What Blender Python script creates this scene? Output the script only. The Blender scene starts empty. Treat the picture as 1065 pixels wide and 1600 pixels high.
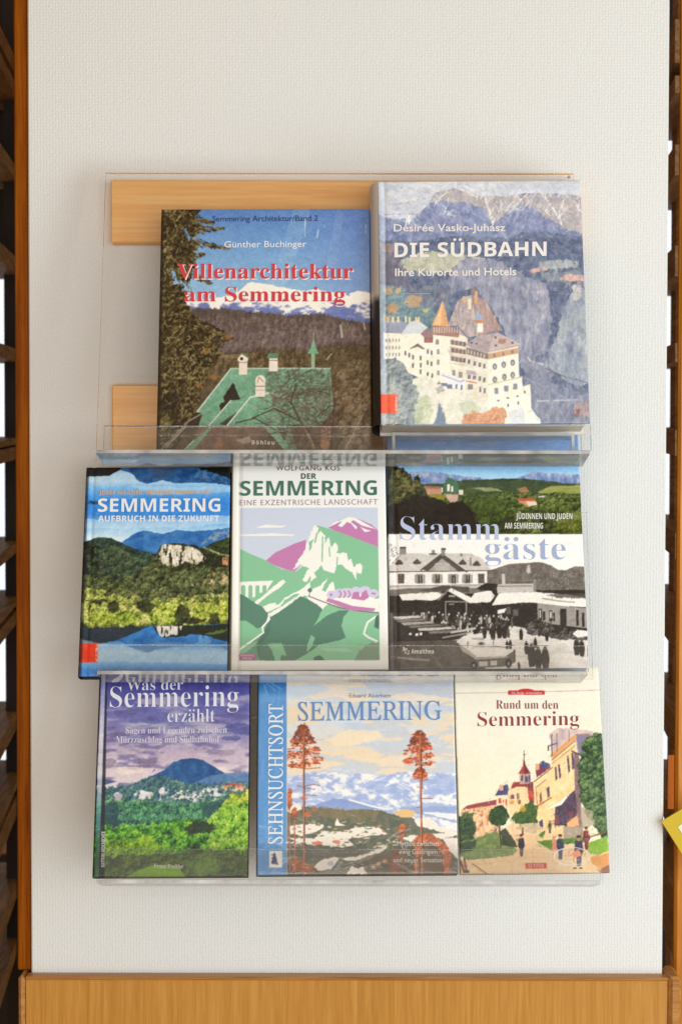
import bpy, math, random
import numpy as np
from mathutils import Vector, Matrix

R = math.radians
SC = bpy.context.scene
COL = SC.collection

# ---------------------------------------------------------------- camera
Z0, DIST, MM = 1.35, 1.80, 0.0007          # height of the view's centre, camera distance, metres per drawing unit
PITCH, ROLL = R(1.75), R(0.10)
FPX = DIST / MM
cam_d = bpy.data.cameras.new('camera')
cam_d.sensor_fit = 'VERTICAL'; cam_d.sensor_height = 36.0
cam_d.lens = 36.0 * FPX / 1600.0
cam_d.clip_start = 0.05; cam_d.clip_end = 60
cam_d.dof.use_dof = True; cam_d.dof.focus_distance = DIST - .07; cam_d.dof.aperture_fstop = 6.0
cam = bpy.data.objects.new('camera', cam_d)
cam.location = (0, -DIST * math.cos(PITCH), Z0 + DIST * math.sin(PITCH))
cam.rotation_mode = 'XYZ'
cam.matrix_world = Matrix.Translation(cam.location) @ Matrix.Rotation(math.pi / 2 - PITCH, 4, 'X') @ Matrix.Rotation(ROLL, 4, 'Z')
COL.objects.link(cam); SC.camera = cam

# ---------------------------------------------------------------- light
w = bpy.data.worlds.new('World'); SC.world = w; w.use_nodes = True
w.node_tree.nodes['Background'].inputs[0].default_value = (1.0, 0.64, 0.32, 1)
w.node_tree.nodes['Background'].inputs[1].default_value = 0.29


def area(name, loc, aim, sx, sy, power, col):
    l = bpy.data.lights.new(name, 'AREA'); l.shape = 'RECTANGLE'; l.size = sx; l.size_y = sy
    l.energy = power; l.color = col
    o = bpy.data.objects.new(name, l); COL.objects.link(o); o.location = loc
    o.rotation_euler = (Vector(aim) - Vector(loc)).to_track_quat('-Z', 'Y').to_euler()
    return o


area('window_light', (1.9, -1.6, Z0 - 0.3), (0.05, 0, Z0 - .1), 1.6, 1.9, 43, (0.80, 0.94, 1.0))
area('front_fill', (0.2, -3.0, Z0 + 0.05), (0, 0, Z0 - .1), 2.6, 1.3, 43, (0.99, 0.985, 0.965))  # broad fill added behind the camera to brighten the leaning covers
SC.view_settings.view_transform = 'Standard'; SC.view_settings.look = 'None'
SC.view_settings.exposure = 0.04; SC.view_settings.gamma = 1.0
SC.view_settings.use_curve_mapping = False
SC.render.engine = 'CYCLES'
SC.cycles.use_denoising = True
SC.cycles.max_bounces = 8; SC.cycles.transparent_max_bounces = 32
SC.cycles.caustics_reflective = False; SC.cycles.caustics_refractive = False
SC.cycles.sample_clamp_indirect = 6.0


# ---------------------------------------------------------------- print shop
# Every cover picture is drawn here by plain arithmetic (polygons, strokes and
# value noise) and stored as a colour attribute on the dense cover mesh.
_LAT = np.random.RandomState(7).rand(256, 256)


def vnoise(x, y):
    xi = np.floor(x).astype(int); yi = np.floor(y).astype(int)
    fx = x - xi; fy = y - yi
    fx = fx * fx * (3 - 2 * fx); fy = fy * fy * (3 - 2 * fy)
    a = _LAT[yi & 255, xi & 255]; b = _LAT[yi & 255, (xi + 1) & 255]
    c = _LAT[(yi + 1) & 255, xi & 255]; d = _LAT[(yi + 1) & 255, (xi + 1) & 255]
    return (a * (1 - fx) + b * fx) * (1 - fy) + (c * (1 - fx) + d * fx) * fy


def fbm(x, y, octv=4):
    s = 0.0; a = 0.5; t = 0.0
    for k in range(octv):
        s = s + a * vnoise(x + 17.3 * k, y + 41.7 * k); t += a
        a *= 0.55; x = x * 2.03; y = y * 2.03
    return s / t


def sstep(a, b, x):
    t = np.clip((x - a) / (b - a), 0, 1)
    return t * t * (3 - 2 * t)


class Print:
    """A picture addressed in the cover's own drawing units."""

    def __init__(self, corners, nx, ny, ss=2):
        self.nx, self.ny, self.ss = nx, ny, ss
        u = (np.arange(nx * ss) - (ss - 1) / 2.0) / (ss * (nx - 1))
        v = (np.arange(ny * ss) - (ss - 1) / 2.0) / (ss * (ny - 1))
        U, V = np.meshgrid(u, v)
        (ax, ay), (bx, by), (cx, cy), (dx, dy) = corners     # TL TR BR BL
        self.X = (ax * (1 - U) + bx * U) * (1 - V) + (dx * (1 - U) + cx * U) * V
        self.Y = (ay * (1 - U) + by * U) * (1 - V) + (dy * (1 - U) + cy * U) * V
        self.C = np.ones(self.X.shape + (3,)) * 200.0
        self.cx0, self.cx1 = self.X.min(0), self.X.max(0); self.ry0, self.ry1 = self.Y.min(1), self.Y.max(1)

    # --- noise on the sheet
    def n(self, sx, sy=None, o=4, k=0):
        sy = sy or sx
        return self._up(fbm(self.X[::2, ::2] / sx + 13.1 * k + 5, self.Y[::2, ::2] / sy + 7.7 * k + 9, o))

    def _up(self, a):
        h, w = self.X.shape
        return a.repeat(2, 0).repeat(2, 1)[:h, :w]

    def bump(self, s, k=0, dx=-0.5, dy=-0.8, o=3):
        """lit-side relief of a noise field: reads as leafy clumps"""
        X, Y = self.X[::2, ::2], self.Y[::2, ::2]
        a = fbm(X / s + 3.3 * k, Y / s + k, o)
        b = fbm((X + dx * s * .5) / s + 3.3 * k, (Y + dy * s * .5) / s + k, o)
        return self._up(np.clip(0.5 + (a - b) * 2.2, 0, 1))

    # --- masks
    def m_poly(self, pts, rough=0.0, rs=4.0, k=0):
        X, Y = self.X, self.Y
        if rough:
            X = X + (self.n(rs, rs, 3, 20 + k) - .5) * 2 * rough
            Y = Y + (self.n(rs, rs, 3, 31 + k) - .5) * 2 * rough
        m = np.zeros(X.shape, bool)
        n = len(pts)
        for i in range(n):
            x1, y1 = pts[i]; x2, y2 = pts[(i + 1) % n]
            if y1 == y2:
                continue
            c = ((Y >= min(y1, y2)) & (Y < max(y1, y2)))
            m ^= c & (X < x1 + (Y - y1) * (x2 - x1) / (y2 - y1))
        return m.astype(float)

    def m_under(self, pts, rough=0.0, rs=5.0, k=0, spiky=0.0):
        xs = [p[0] for p in pts]; ys = [p[1] for p in pts]
        line = np.interp(self.X, xs, ys)
        if rough:
            line = line + (self.n(rs, 1e6, 3, 40 + k) - .5) * 2 * rough
        if spiky:
            line = line - spiky * np.abs(np.sin(self.X * 0.9 + 6 * self.n(6, 1e6, 2, k))) * self.n(2.5, 1e6, 2, 3 + k) * 2
        return (self.Y > line).astype(float)

    def m_line(self, pts, w, w2=None):
        m = np.zeros(self.X.shape)
        n = len(pts) - 1
        for i in range(n):
            x1, y1 = pts[i]; x2, y2 = pts[i + 1]
            L2 = (x2 - x1) ** 2 + (y2 - y1) ** 2 + 1e-9
            ww = w if w2 is None else w + (w2 - w) * (i + .5) / n
            x0, xa = min(x1, x2) - ww, max(x1, x2) + ww
            y0, ya = min(y1, y2) - ww, max(y1, y2) + ww
            sel = np.where((self.X > x0) & (self.X < xa) & (self.Y > y0) & (self.Y < ya))
            X = self.X[sel]; Y = self.Y[sel]
            t = np.clip(((X - x1) * (x2 - x1) + (Y - y1) * (y2 - y1)) / L2, 0, 1)
            d = np.hypot(X - x1 - t * (x2 - x1), Y - y1 - t * (y2 - y1))
            m[sel] = np.maximum(m[sel], (d < ww / 2).astype(float))
        return m

    def m_ell(self, cx, cy, rx, ry, rough=0.0, rs=4.0, k=0):
        d = np.hypot((self.X - cx) / rx, (self.Y - cy) / ry)
        if rough:
            d = d + (self.n(rs, rs, 3, 50 + k) - .5) * 2 * rough
        return (d < 1).astype(float)

    def m_rect(self, x0, y0, x1, y1):
        return ((self.X >= x0) & (self.X < x1) & (self.Y >= y0) & (self.Y < y1)).astype(float)

    # --- laying colour down
    def lay(self, m, col, a=1.0):
        col = np.asarray(col, float)
        m = (m * a)[..., None]
        self.C = self.C * (1 - m) + col * m

    def ramp(self, t, cols):
        cols = np.asarray(cols, float)
        t = np.clip(t, 0, 1) * (len(cols) - 1)
        i = np.clip(t.astype(int), 0, len(cols) - 2); f = (t - i)[..., None]
        return cols[i] * (1 - f) + cols[i + 1] * f

    def vgrad(self, stops):
        ys = [s[0] for s in stops]
        return np.stack([np.interp(self.Y, ys, [s[1][c] for s in stops]) for c in range(3)], -1)

    def _win(self, x0, y0, x1, y1):
        c = np.where((self.cx1 >= x0) & (self.cx0 <= x1))[0]; r = np.where((self.ry1 >= y0) & (self.ry0 <= y1))[0]
        if len(c) == 0 or len(r) == 0:
            return None
        return slice(r[0], r[-1] + 1), slice(c[0], c[-1] + 1)

    def _draw(self, box, col, a, fn):
        w = self._win(*box)
        if w is None:
            return
        X, Y, C = self.X, self.Y, self.C
        self.X, self.Y = X[w], Y[w]
        m = (fn() * a)[..., None]
        col = np.asarray(col, float)
        if col.ndim == 3:
            col = col[w]
        C[w] = C[w] * (1 - m) + col * m
        self.X, self.Y, self.C = X, Y, C

    def poly(self, pts, col, a=1.0, rough=0.0, rs=4.0, k=0):
        xs = [q[0] for q in pts]; ys = [q[1] for q in pts]; g = rough + 1
        self._draw((min(xs) - g, min(ys) - g, max(xs) + g, max(ys) + g), col, a, lambda: self.m_poly(pts, rough, rs, k))

    def under(self, pts, col, a=1.0, **kw):
        self.lay(self.m_under(pts, **kw), col, a)

    def line(self, pts, w, col, a=1.0, w2=None):
        xs = [q[0] for q in pts]; ys = [q[1] for q in pts]
        self._draw((min(xs) - w, min(ys) - w, max(xs) + w, max(ys) + w), col, a, lambda: self.m_line(pts, w, w2))

    def ell(self, cx, cy, rx, ry, col, a=1.0, **kw):
        g = 1.0 + kw.get('rough', 0)
        self._draw((cx - rx * g, cy - ry * g, cx + rx * g, cy + ry * g), col, a, lambda: self.m_ell(cx, cy, rx, ry, **kw))

    def rect(self, x0, y0, x1, y1, col, a=1.0):
        self._draw((x0, y0, x1, y1), col, a, lambda: self.m_rect(x0, y0, x1, y1))

    def rects(self, lst, col, a=1.0):
        for r in lst:
            self.rect(r[0], r[1], r[0] + r[2], r[1] + r[3], col, a)

    def leaves(self, m, cols, s=6.0, k=0, gain=1.0, a=1.0, bias=0.0):
        t = self.bump(s, k) * .38 + self.n(s * .42, s * .42, 2, k + 5) * .42 + self.n(s * 3.5, s * 3.5, 3, k + 2) * .55 - .18 + bias
        t = .5 + (t - .5) * 1.25
        t = .5 + (t - .5) * gain
        self.lay(m, self.ramp(t, cols), a)

    def trees(self, pts, n, r0, r1, cols, seed=0, tall=1.0, a=.9, rough=.45):
        """many single crowns, far ones first, each lit from its upper left"""
        r = np.random.RandomState(seed)
        xs = [q[0] for q in pts]; ys = [q[1] for q in pts]; P = []
        while len(P) < n:
            x, y = r.uniform(min(xs), max(xs)), r.uniform(min(ys), max(ys)); c = False
            for i in range(len(pts)):
                (x1, y1), (x2, y2) = pts[i], pts[(i + 1) % len(pts)]
                if (y1 > y) != (y2 > y) and x < x1 + (y - y1) * (x2 - x1) / (y2 - y1):
                    c = not c
            if c:
                P.append((y, x))
        P.sort()
        for y, x in P:
            f = (y - min(ys)) / (max(ys) - min(ys) + 1e-6)
            rx = r0 + (r1 - r0) * f; rx *= r.uniform(.7, 1.3); ry = rx * tall * r.uniform(.8, 1.2); off = r.uniform(-.22, .22)
            w = self._win(x - rx * 1.5, y - ry * 1.5, x + rx * 1.5, y + ry * 1.5)
            if w is None:
                continue
            X, Y = self.X[w], self.Y[w]
            u = (X - x) / rx; v = (Y - y) / ry
            nz = vnoise(X / (rx * .42) + x, Y / (rx * .42) + y)
            d = np.hypot(u, v) + (nz - .5) * 2 * rough
            m = ((d < 1) * a)[..., None]
            t = .58 - .30 * v - .14 * u + (vnoise(X / (rx * .3 + .8) + 9, Y / (rx * .3 + .8)) - .5) * .75 + off
            self.C[w] = self.C[w] * (1 - m) + self.ramp(t, cols) * m

    def soft(self, mottle=0.0, k=70):
        """print softness: edges spread over a couple of dots, tone breaks up a little"""
        for ax in (0, 1):
            P = np.pad(self.C, [(2, 2) if a == ax else (0, 0) for a in range(3)], mode='edge')
            n = self.C.shape[ax]
            g = lambda i: P[i:i + n] if ax == 0 else P[:, i:i + n]
            self.C = (g(1) + 2 * g(2) + g(3)) / 4
        if mottle:
            m = (self.n(3.2, 3.2, 3, k) - .5) * 2 * mottle + (self.n(12, 9, 3, k + 1) - .5) * 2 * mottle
            self.C = self.C + m[..., None] * np.array([1, .97, .9])

    def grain(self, amt, s=2.0, k=60):
        g = (self.n(s, s, 2, k) - .5) * 2 * amt
        self.C = self.C + g[..., None]

    def linear(self):
        s = self.ss
        c = np.clip(((self.C - 125) * 1.15 + 124) / 255.0, 0, 1)
        c = np.where(c <= .04045, c / 12.92, ((c + .055) / 1.055) ** 2.4)
        c = c.reshape(self.ny, s, self.nx, s, 3).mean((1, 3))
        return c


def art_villa(p):
    rnd = np.random.RandomState(3)
    p.lay(p.X * 0 + 1, p.vgrad([(326, (96, 136, 194)), (390, (122, 164, 210)), (450, (146, 184, 216)), (480, (160, 190, 220))]))
    p.lay(sstep(440, 580, p.X), (112, 128, 190), .45)
    p.lay(p.m_line([(470, 330), (440, 430), (420, 470)], 26), (170, 195, 222), .22)
    p.lay(p.m_line([(530, 335), (515, 430)], 14), (165, 185, 220), .18)
    # snowy range
    m = p.m_under([(250, 478), (330, 470), (350, 466), (372, 459), (386, 446), (394, 443), (415, 447), (445, 452), (470, 458), (490, 454), (515, 459), (540, 463), (560, 458), (580, 460)], 2, 9)
    t = p.n(16, 9, 4, 1) + (482 - p.Y) * .014
    p.lay(m, p.ramp(sstep(.40, .62, t), [(116, 128, 178), (158, 166, 204), (244, 238, 228)]))
    p.poly([(478, 468), (500, 484), (503, 489), (492, 488), (470, 470)], (245, 238, 226))
    p.poly([(505, 470), (520, 480), (508, 486)], (238, 232, 226), rough=2)
    # forest ridge
    p.under([(250, 486), (345, 487), (400, 492), (450, 497), (500, 495), (540, 504), (580, 510)],
            p.ramp(p.n(3, 12, 4, 2), [(74, 64, 62), (98, 86, 82), (120, 106, 102)]), rough=1.5, rs=6, spiky=3)
    p.under([(250, 520), (400, 522), (470, 515), (580, 530)],
            p.ramp(p.n(2.4, 16, 4, 3), [(84, 72, 74), (112, 98, 100), (140, 124, 124)]), .8, rough=6, rs=24)
    p.under([(250, 548), (340, 558), (400, 552), (455, 545), (480, 552), (520, 542), (580, 540)],
            p.ramp(p.n(4, 11, 4, 4), [(58, 50, 38), (88, 76, 58), (116, 100, 74)]), rough=4, rs=14, spiky=4)
    p.trees([(300, 498), (400, 500), (578, 514), (578, 545), (470, 548), (330, 556)], 420, 2, 3, [(66, 56, 56), (92, 80, 78), (118, 104, 100), (146, 130, 122)], 1, 2.2, .6)
    p.trees([(320, 556), (400, 556), (480, 552), (578, 545), (578, 600), (330, 600)], 260, 2.6, 4, [(44, 40, 28), (78, 70, 50), (108, 96, 70), (150, 130, 98)], 2, 2.0, .6)
    p.poly([(330, 558), (385, 556), (385, 563), (330, 562)], (150, 132, 96), .6, rough=2)
    p.under([(250, 600), (580, 600)], p.ramp(p.n(5, 7, 4, 5), [(66, 56, 44), (98, 84, 66), (132, 114, 92)]), .85, rough=12, rs=20)
    # green roofs
    g = p.ramp(p.n(9, 6, 3, 6) * .5 + p.n(2, 2.4, 2, 26) * .5, [(82, 118, 98), (112, 156, 130), (134, 178, 150), (158, 198, 172)])
    p.poly([(361.6, 578.5), (516, 578.5), (522, 640), (500, 668), (331, 668), (312, 667), (318.5, 647), (309, 646)], g)
    for i in range(34):
        y = 581 + i * 2.6; p.line([(max(312, 361 - (y - 578) * .78), y), (514, y)], .7, (84, 124, 102), .35)
    p.poly([(365, 600), (376, 626), (346, 645), (344, 634), (352, 630), (350, 622)], (52, 48, 42), rough=2)
    p.line([(361.6, 578.5), (309, 646)], 2.2, (196, 208, 196))
    p.line([(361, 578.5), (516, 578.5)], 2.0, (186, 196, 182))
    p.poly([(309, 646), (318, 647), (312, 667), (300, 668), (293, 668)], (64, 56, 48))
    p.poly([(361.6, 628), (384, 626), (392, 640), (356, 664), (331, 669), (303, 705), (290.7, 703.5), (331, 662)], g * .97)
    p.line([(361.6, 628), (334, 660), (290.7, 703.5)], 2, (200, 208, 196))
    p.poly([(344, 664), (380, 640), (384, 644), (360, 668)], (62, 56, 48), .8)
    p.poly([(392, 623), (421, 616), (440, 622), (455, 668), (355, 667)], g * 1.02)
    p.line([(355, 668), (392, 623), (421, 616), (432, 619)], 2.4, (206, 212, 200))
    p.poly([(312, 667), (331, 667), (416, 669), (400, 708), (300, 708)], p.ramp(p.n(5, 8, 3, 8), [(92, 76, 66), (128, 106, 92), (150, 116, 96)]), .9)
    p.poly([(290.7, 703.5), (334, 664), (331, 672), (303, 705)], g)
    p.poly([(330, 708), (346, 682), (352, 708)], (168, 118, 88), .7, rough=2)
    p.poly([(413, 668), (432, 668), (465, 702), (446, 704)], g * 1.05)
    p.poly([(441, 632), (455, 672), (465, 702), (452, 700), (436, 668)], g * .92, .9)
    p.poly([(437, 676), (447, 676), (446, 690)], (70, 64, 56))
    p.poly([(502, 672), (518, 668), (514, 704), (500, 704)], (190, 140, 110), .75, rough=2)
    p.line([(476, 668), (492, 700)], 3, (204, 186, 140), .7)
    p.lay(p.m_poly([(420, 580), (516, 580), (520, 640), (500, 668), (430, 640), (414, 600)], 8, 10) * sstep(.35, .6, p.n(3, 3, 3, 33)), (92, 86, 74), .62)
    # bare tree
    for i in range(620):
        x, y = rnd.uniform(412, 562), rnd.uniform(584, 694)
        if (x - 480) ** 2 / 5200 + (y - 645) ** 2 / 3000 > 1 + rnd.uniform(-.3, .2):
            continue
        pts = [(x, y)]; a = rnd.uniform(0, 6.28)
        for _ in range(4):
            a += rnd.uniform(-.6, .6); L = rnd.uniform(5, 12)
            x += np.cos(a) * L; y += np.sin(a) * L * .7; pts.append((x, y))
        c = [(70, 56, 50), (112, 92, 80), (150, 132, 116), (92, 64, 54)][rnd.randint(4)]
        p.line(pts, rnd.uniform(.5, 1.3), c, rnd.uniform(.35, .8))
    for q in ([(505, 705), (470, 660), (430, 640), (395, 655)], [(470, 660), (455, 630), (462, 605)], [(430, 672), (400, 655), (370, 662)], [(524, 600), (518, 700)], [(531, 612), (528, 700)]):
        p.line(q, 2.2, (74, 58, 50), .75)
    p.leaves(p.m_poly([(520, 560), (580, 540), (580, 708), (530, 708), (525, 640)], 10, 12), [(58, 48, 38), (96, 82, 62), (132, 112, 88)], 6, 3, 1.1, .65)
    # spruce on the left
    sp = [(250, 320), (316, 320), (305, 340), (313, 352), (304, 368), (309, 384), (302, 400), (304, 420), (297, 440), (292, 465), (292, 486), (304, 500), (330, 510), (352, 524), (362, 531), (340, 540), (345, 562), (328, 582), (318, 612), (308, 640), (298, 662), (284, 690), (268, 712), (244, 712)]
    m = p.m_poly(sp, 7, 7)
    for q, w in (([(298, 342), (322, 345), (330, 348)], 9), ([(300, 360), (328, 366), (338, 361), (346, 357)], 8), ([(300, 378), (330, 384), (353, 389)], 8), ([(300, 404), (312, 396)], 10), ([(300, 432), (318, 440), (326, 444)], 8)):
        q2 = [(x, y) for x, y in q]
        pass
    holes = np.maximum.reduce([p.m_poly(h, 4, 5) for h in ([(286, 352), (296, 372), (292, 376), (286, 366)], [(263, 418), (272, 430), (280, 446), (272, 448), (266, 438)], [(280, 440), (296, 446), (300, 458), (284, 456)], [(300, 372), (312, 374), (304, 380)])])
    p.lay(m * (1 - holes), p.ramp(p.bump(5, 2, -.3, -1) * .75 + p.n(20, 34, 3, 2) * .55 - .12, [(30, 25, 18), (58, 50, 34), (84, 74, 48), (122, 110, 74), (156, 142, 104)]))
    p.lay(m * (1 - holes), (38, 30, 22), .55 * (p.n(16, 22, 3, 77) > .58))
    for i in range(1500):
        x, y = rnd.uniform(252, 350), rnd.uniform(328, 706)
        edge = np.interp(y, [327, 360, 440, 490, 520, 531, 580, 640, 706], [312, 306, 297, 298, 340, 352, 328, 306, 268])
        if x > edge:
            continue
        c = [(34, 28, 20), (70, 62, 42), (104, 92, 60), (142, 128, 90), (168, 152, 116)][rnd.choice(5, p=[.34, .26, .2, .14, .06])]
        L = rnd.uniform(3, 8); p.line([(x, y), (x + rnd.uniform(-2, 3), y + L * .6), (x + rnd.uniform(-4, 5), y + L)], rnd.uniform(.9, 2.2), c, .75)
    for q, n_ in (((300, 342, 331, 349), 90), ((300, 360, 347, 357), 110), ((300, 378, 354, 390), 120), ((298, 430, 328, 446), 80), ((300, 508, 362, 532), 160), ((296, 402, 316, 398), 60)):
        for i in range(n_):
            f = rnd.rand() ** .8; x = q[0] + (q[2] - q[0]) * f; y = q[1] + (q[3] - q[1]) * f + rnd.uniform(-6, 7) * (1.1 - f)
            p.line([(x, y), (x + rnd.uniform(1, 5), y + rnd.uniform(-1, 3))], rnd.uniform(1, 2.2), [(40, 34, 24), (74, 66, 44), (112, 100, 66), (150, 136, 98)][rnd.randint(4)], .85)
    p.line([(252, 706), (296, 660), (322, 645)], 2.2, (168, 158, 146), .8)
    p.line([(262, 700), (292, 668)], 2, (190, 182, 170), .8)
    for bx, by in ((355, 530), (322, 552), (312, 604), (335, 592)):
        p.ell(bx, by, 6, 4, (176, 118, 62), .5, rough=.5)
    p.trees([(525, 580), (578, 560), (578, 706), (530, 706)], 160, 3, 5, [(50, 42, 32), (88, 76, 58), (124, 106, 84), (164, 146, 122)], 3, 1.4, .6)
    # chimneys, spire
    w = (228, 216, 202)
    p.rect(374, 566, 387, 588, w); p.poly([(372, 563), (379, 555), (388, 562), (388, 566), (372, 567)], w); p.line([(378, 555), (389, 562)], 2.6, (92, 132, 108)); p.ell(378, 563.5, 2.6, 2.6, (50, 44, 38)); p.line([(373, 569), (386, 569)], 1.2, (120, 108, 96))
    p.rect(421, 562, 434, 583, w); p.poly([(417, 563), (420, 555), (436, 555), (434, 563)], (98, 136, 112)); p.line([(421, 566), (433, 566)], 1.4, (110, 98, 88))
    p.rect(400, 598, 415, 622, w); p.ell(407.5, 597, 8, 8, w); p.line([(400, 606), (415, 606)], 1.4, (104, 94, 84)); p.line([(403, 601), (405, 592), (412, 599)], 1.4, (150, 138, 126)); p.line([(400, 612), (415, 612)], .8, (176, 162, 150))
    p.poly([(489.7, 530), (493, 546), (498.6, 556), (480, 556), (486, 546)], (120, 172, 140)); p.rect(486.5, 556, 492, 580, (150, 178, 150)); p.line([(489.7, 522), (489.7, 532)], 1.4, (170, 180, 160))
    # glints of the wrapping film, painted into the print as pale streaks
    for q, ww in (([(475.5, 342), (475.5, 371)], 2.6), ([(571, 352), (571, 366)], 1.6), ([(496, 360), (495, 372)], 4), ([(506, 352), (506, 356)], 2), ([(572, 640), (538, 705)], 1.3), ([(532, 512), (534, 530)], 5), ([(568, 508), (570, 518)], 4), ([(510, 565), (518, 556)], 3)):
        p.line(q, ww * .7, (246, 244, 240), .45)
    p.poly([(370, 688), (392, 682), (396, 690), (384, 694)], (214, 204, 192), .5, rough=2)
    p.rect(240, 300, 253.4, 720, (44, 38, 32), .75)
    p.soft(8)
    p.grain(9, 1.6)


def art_hotel(p):
    rnd = np.random.RandomState(5)
    b = p.n(10, 6, 4, 1)
    p.lay(p.X * 0 + 1, p.ramp(b, [(170, 176, 190), (200, 201, 206), (226, 222, 216)]))
    p.lay(p.m_line([(600, 322), (640, 318), (680, 306)], 4) * (p.n(4, 4, 3, 3) > .4), (160, 162, 176), .6)
    p.lay(p.m_poly([(790, 300), (905, 296), (905, 282), (770, 284)], 5, 10), (190, 192, 202), .6)
    # big ridge
    m = p.m_under([(580, 340), (600, 336), (625, 336), (650, 337), (668, 322), (680, 302), (700, 297), (712, 293), (728, 299), (745, 305), (765, 306), (790, 308), (808, 303), (835, 302), (870, 303), (925, 306)], 1.5, 5)
    rock = p.ramp(p.n(5, 11, 4, 4) * .6 + p.n(2, 5, 2, 14) * .4, [(104, 104, 126), (158, 150, 154), (186, 176, 172), (206, 198, 190)])
    slate = p.ramp(p.n(7, 9, 4, 5) * .6 + p.n(2.5, 4, 2, 15) * .4, [(78, 86, 124), (112, 120, 156), (150, 156, 182), (186, 188, 202)])
    p.lay(m, slate)
    p.lay(m * p.m_poly([(668, 322), (680, 302), (712, 293), (765, 305), (800, 304), (925, 302), (925, 372), (880, 360), (845, 335), (815, 318), (800, 325), (772, 352), (765, 345), (758, 330), (735, 318), (690, 312)], 5, 10), rock)
    p.lay(m * p.m_poly([(590, 337), (650, 337), (640, 352), (632, 342), (620, 345), (600, 341)], 2, 4), (226, 224, 226), .8)
    snow = (236, 230, 226)
    for q, w in (([(678, 322), (684, 312), (696, 303)], 3), ([(700, 320), (695, 330), (692, 340)], 2.5), ([(712, 294), (735, 303), (745, 309)], 3), ([(758, 312), (765, 335), (769, 352)], 4), ([(785, 318), (774, 340), (770, 350)], 2.4), ([(822, 304), (800, 326), (795, 334)], 4), ([(835, 304), (815, 330)], 2), ([(850, 308), (868, 335), (876, 352)], 3.4), ([(880, 312), (872, 334), (876, 352)], 2.6), ([(898, 318), (904, 330)], 4), ([(840, 320), (862, 342)], 2), ([(806, 306), (790, 330)], 2.4), ([(640, 338), (633, 355)], 2.6), ([(690, 337), (706, 338)], 2)):
        p.lay(p.m_line(q, w * .75) * sstep(.3, .5, p.n(2.5, 4, 3, 8)), snow, .8); qx = q[-1]
        for j in range(5):
            f = rnd.rand(); ax = q[0][0] + (qx[0] - q[0][0]) * f; ay = q[0][1] + (qx[1] - q[0][1]) * f; p.line([(ax + rnd.uniform(-9, 9), ay - rnd.uniform(4, 12)), (ax, ay)], rnd.uniform(.7, 1.6), snow, .65)
    for i in range(60):
        x, y = rnd.uniform(770, 912), rnd.uniform(308, 345)
        p.line([(x, y), (x + rnd.uniform(-6, 6), y + rnd.uniform(6, 14))], rnd.uniform(.6, 1.4), snow if rnd.rand() < .6 else (120, 112, 122), .5)
    p.under([(580, 348), (640, 352), (690, 362), (760, 356), (800, 330), (820, 332), (860, 350), (905, 366), (925, 370)], slate * .97, .8, rough=5, rs=16)
    # foothills
    p.under([(580, 376), (640, 380), (700, 372), (730, 370), (790, 374), (830, 362), (860, 366), (925, 372)],
            p.ramp(p.n(9, 6, 4, 6), [(66, 74, 100), (96, 104, 126), (132, 136, 148)]), rough=3, rs=12)
    p.poly([(625, 408), (660, 396), (720, 398), (760, 408), (735, 420), (690, 428), (640, 428), (622, 420)], p.ramp(p.n(12, 4, 3, 7), [(158, 160, 142), (184, 182, 160), (204, 188, 170)]), rough=4, rs=9)
    p.poly([(590, 385), (612, 388), (632, 420), (640, 452), (610, 462), (590, 470)], (112, 104, 116), .8, rough=4)
    p.poly([(592, 384), (612, 382), (620, 394), (600, 398)], (170, 140, 128), .7, rough=3)
    p.poly([(840, 412), (870, 408), (905, 410), (902, 420), (850, 424)], (176, 178, 172), .8, rough=2)
    p.poly([(824, 426), (845, 418), (855, 424), (830, 430)], (206, 170, 152), rough=1.5)
    p.poly([(845, 430), (900, 426), (915, 440), (870, 444), (850, 440)], (138, 146, 150), .8, rough=3)
    p.poly([(872, 440), (884, 431), (914, 433), (916, 441), (890, 442)], (212, 172, 156), rough=1.5)
    # gorge walls
    m = p.m_poly([(700, 462), (706, 425), (722, 408), (752, 404), (790, 415), (815, 432), (850, 445), (858, 470), (862, 520), (845, 560), (800, 560), (780, 500), (740, 450)], 6, 12)
    cl = p.ramp(p.n(4, 22, 4, 9) * .7 + p.n(14, 10, 3, 3) * .4 - .05, [(82, 86, 112), (122, 124, 144), (162, 160, 170), (206, 200, 200)])
    p.lay(m, cl)
    p.lay(p.m_poly([(640, 455), (702, 440), (700, 500), (690, 470), (660, 500), (650, 520), (620, 480)], 5, 8), p.ramp(p.n(8, 8, 4, 11), [(90, 96, 114), (116, 120, 134), (140, 142, 150)]))
    p.poly([(800, 540), (830, 560), (868, 560), (860, 600), (925, 620), (925, 662), (830, 662), (820, 590)], p.ramp(p.n(8, 8, 4, 12), [(98, 102, 124), (128, 130, 146), (160, 158, 166)]), rough=6)
    m = p.m_poly([(892, 462), (898, 448), (908, 452), (925, 470), (930, 600), (900, 605), (866, 585), (852, 570), (868, 530), (880, 490)], 4, 8)
    p.lay(m, p.ramp(p.n(5, 20, 4, 13) * .7 + p.n(12, 12, 3, 5) * .4 - .05, [(88, 94, 122), (132, 138, 154), (168, 172, 172), (206, 204, 198)]))
    p.poly([(894, 449), (908, 450), (906, 470), (896, 474)], (204, 196, 188), .8, rough=3)
    p.line([(824, 560), (828, 566), (848, 572)], 3, (196, 192, 196), .9)
    p.rects([(830, 563, 2, 3), (835, 565, 2, 3), (840, 566, 2, 3)], (120, 120, 134))
    p.line([(848, 576), (880, 590), (925, 602)], 1.4, (84, 86, 108), .8)
    p.line([(815, 590), (850, 606), (900, 632)], 3, (156, 154, 166), .6)
    p.line([(840, 628), (905, 626)], 2.6, (190, 194, 200), .7)
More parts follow.
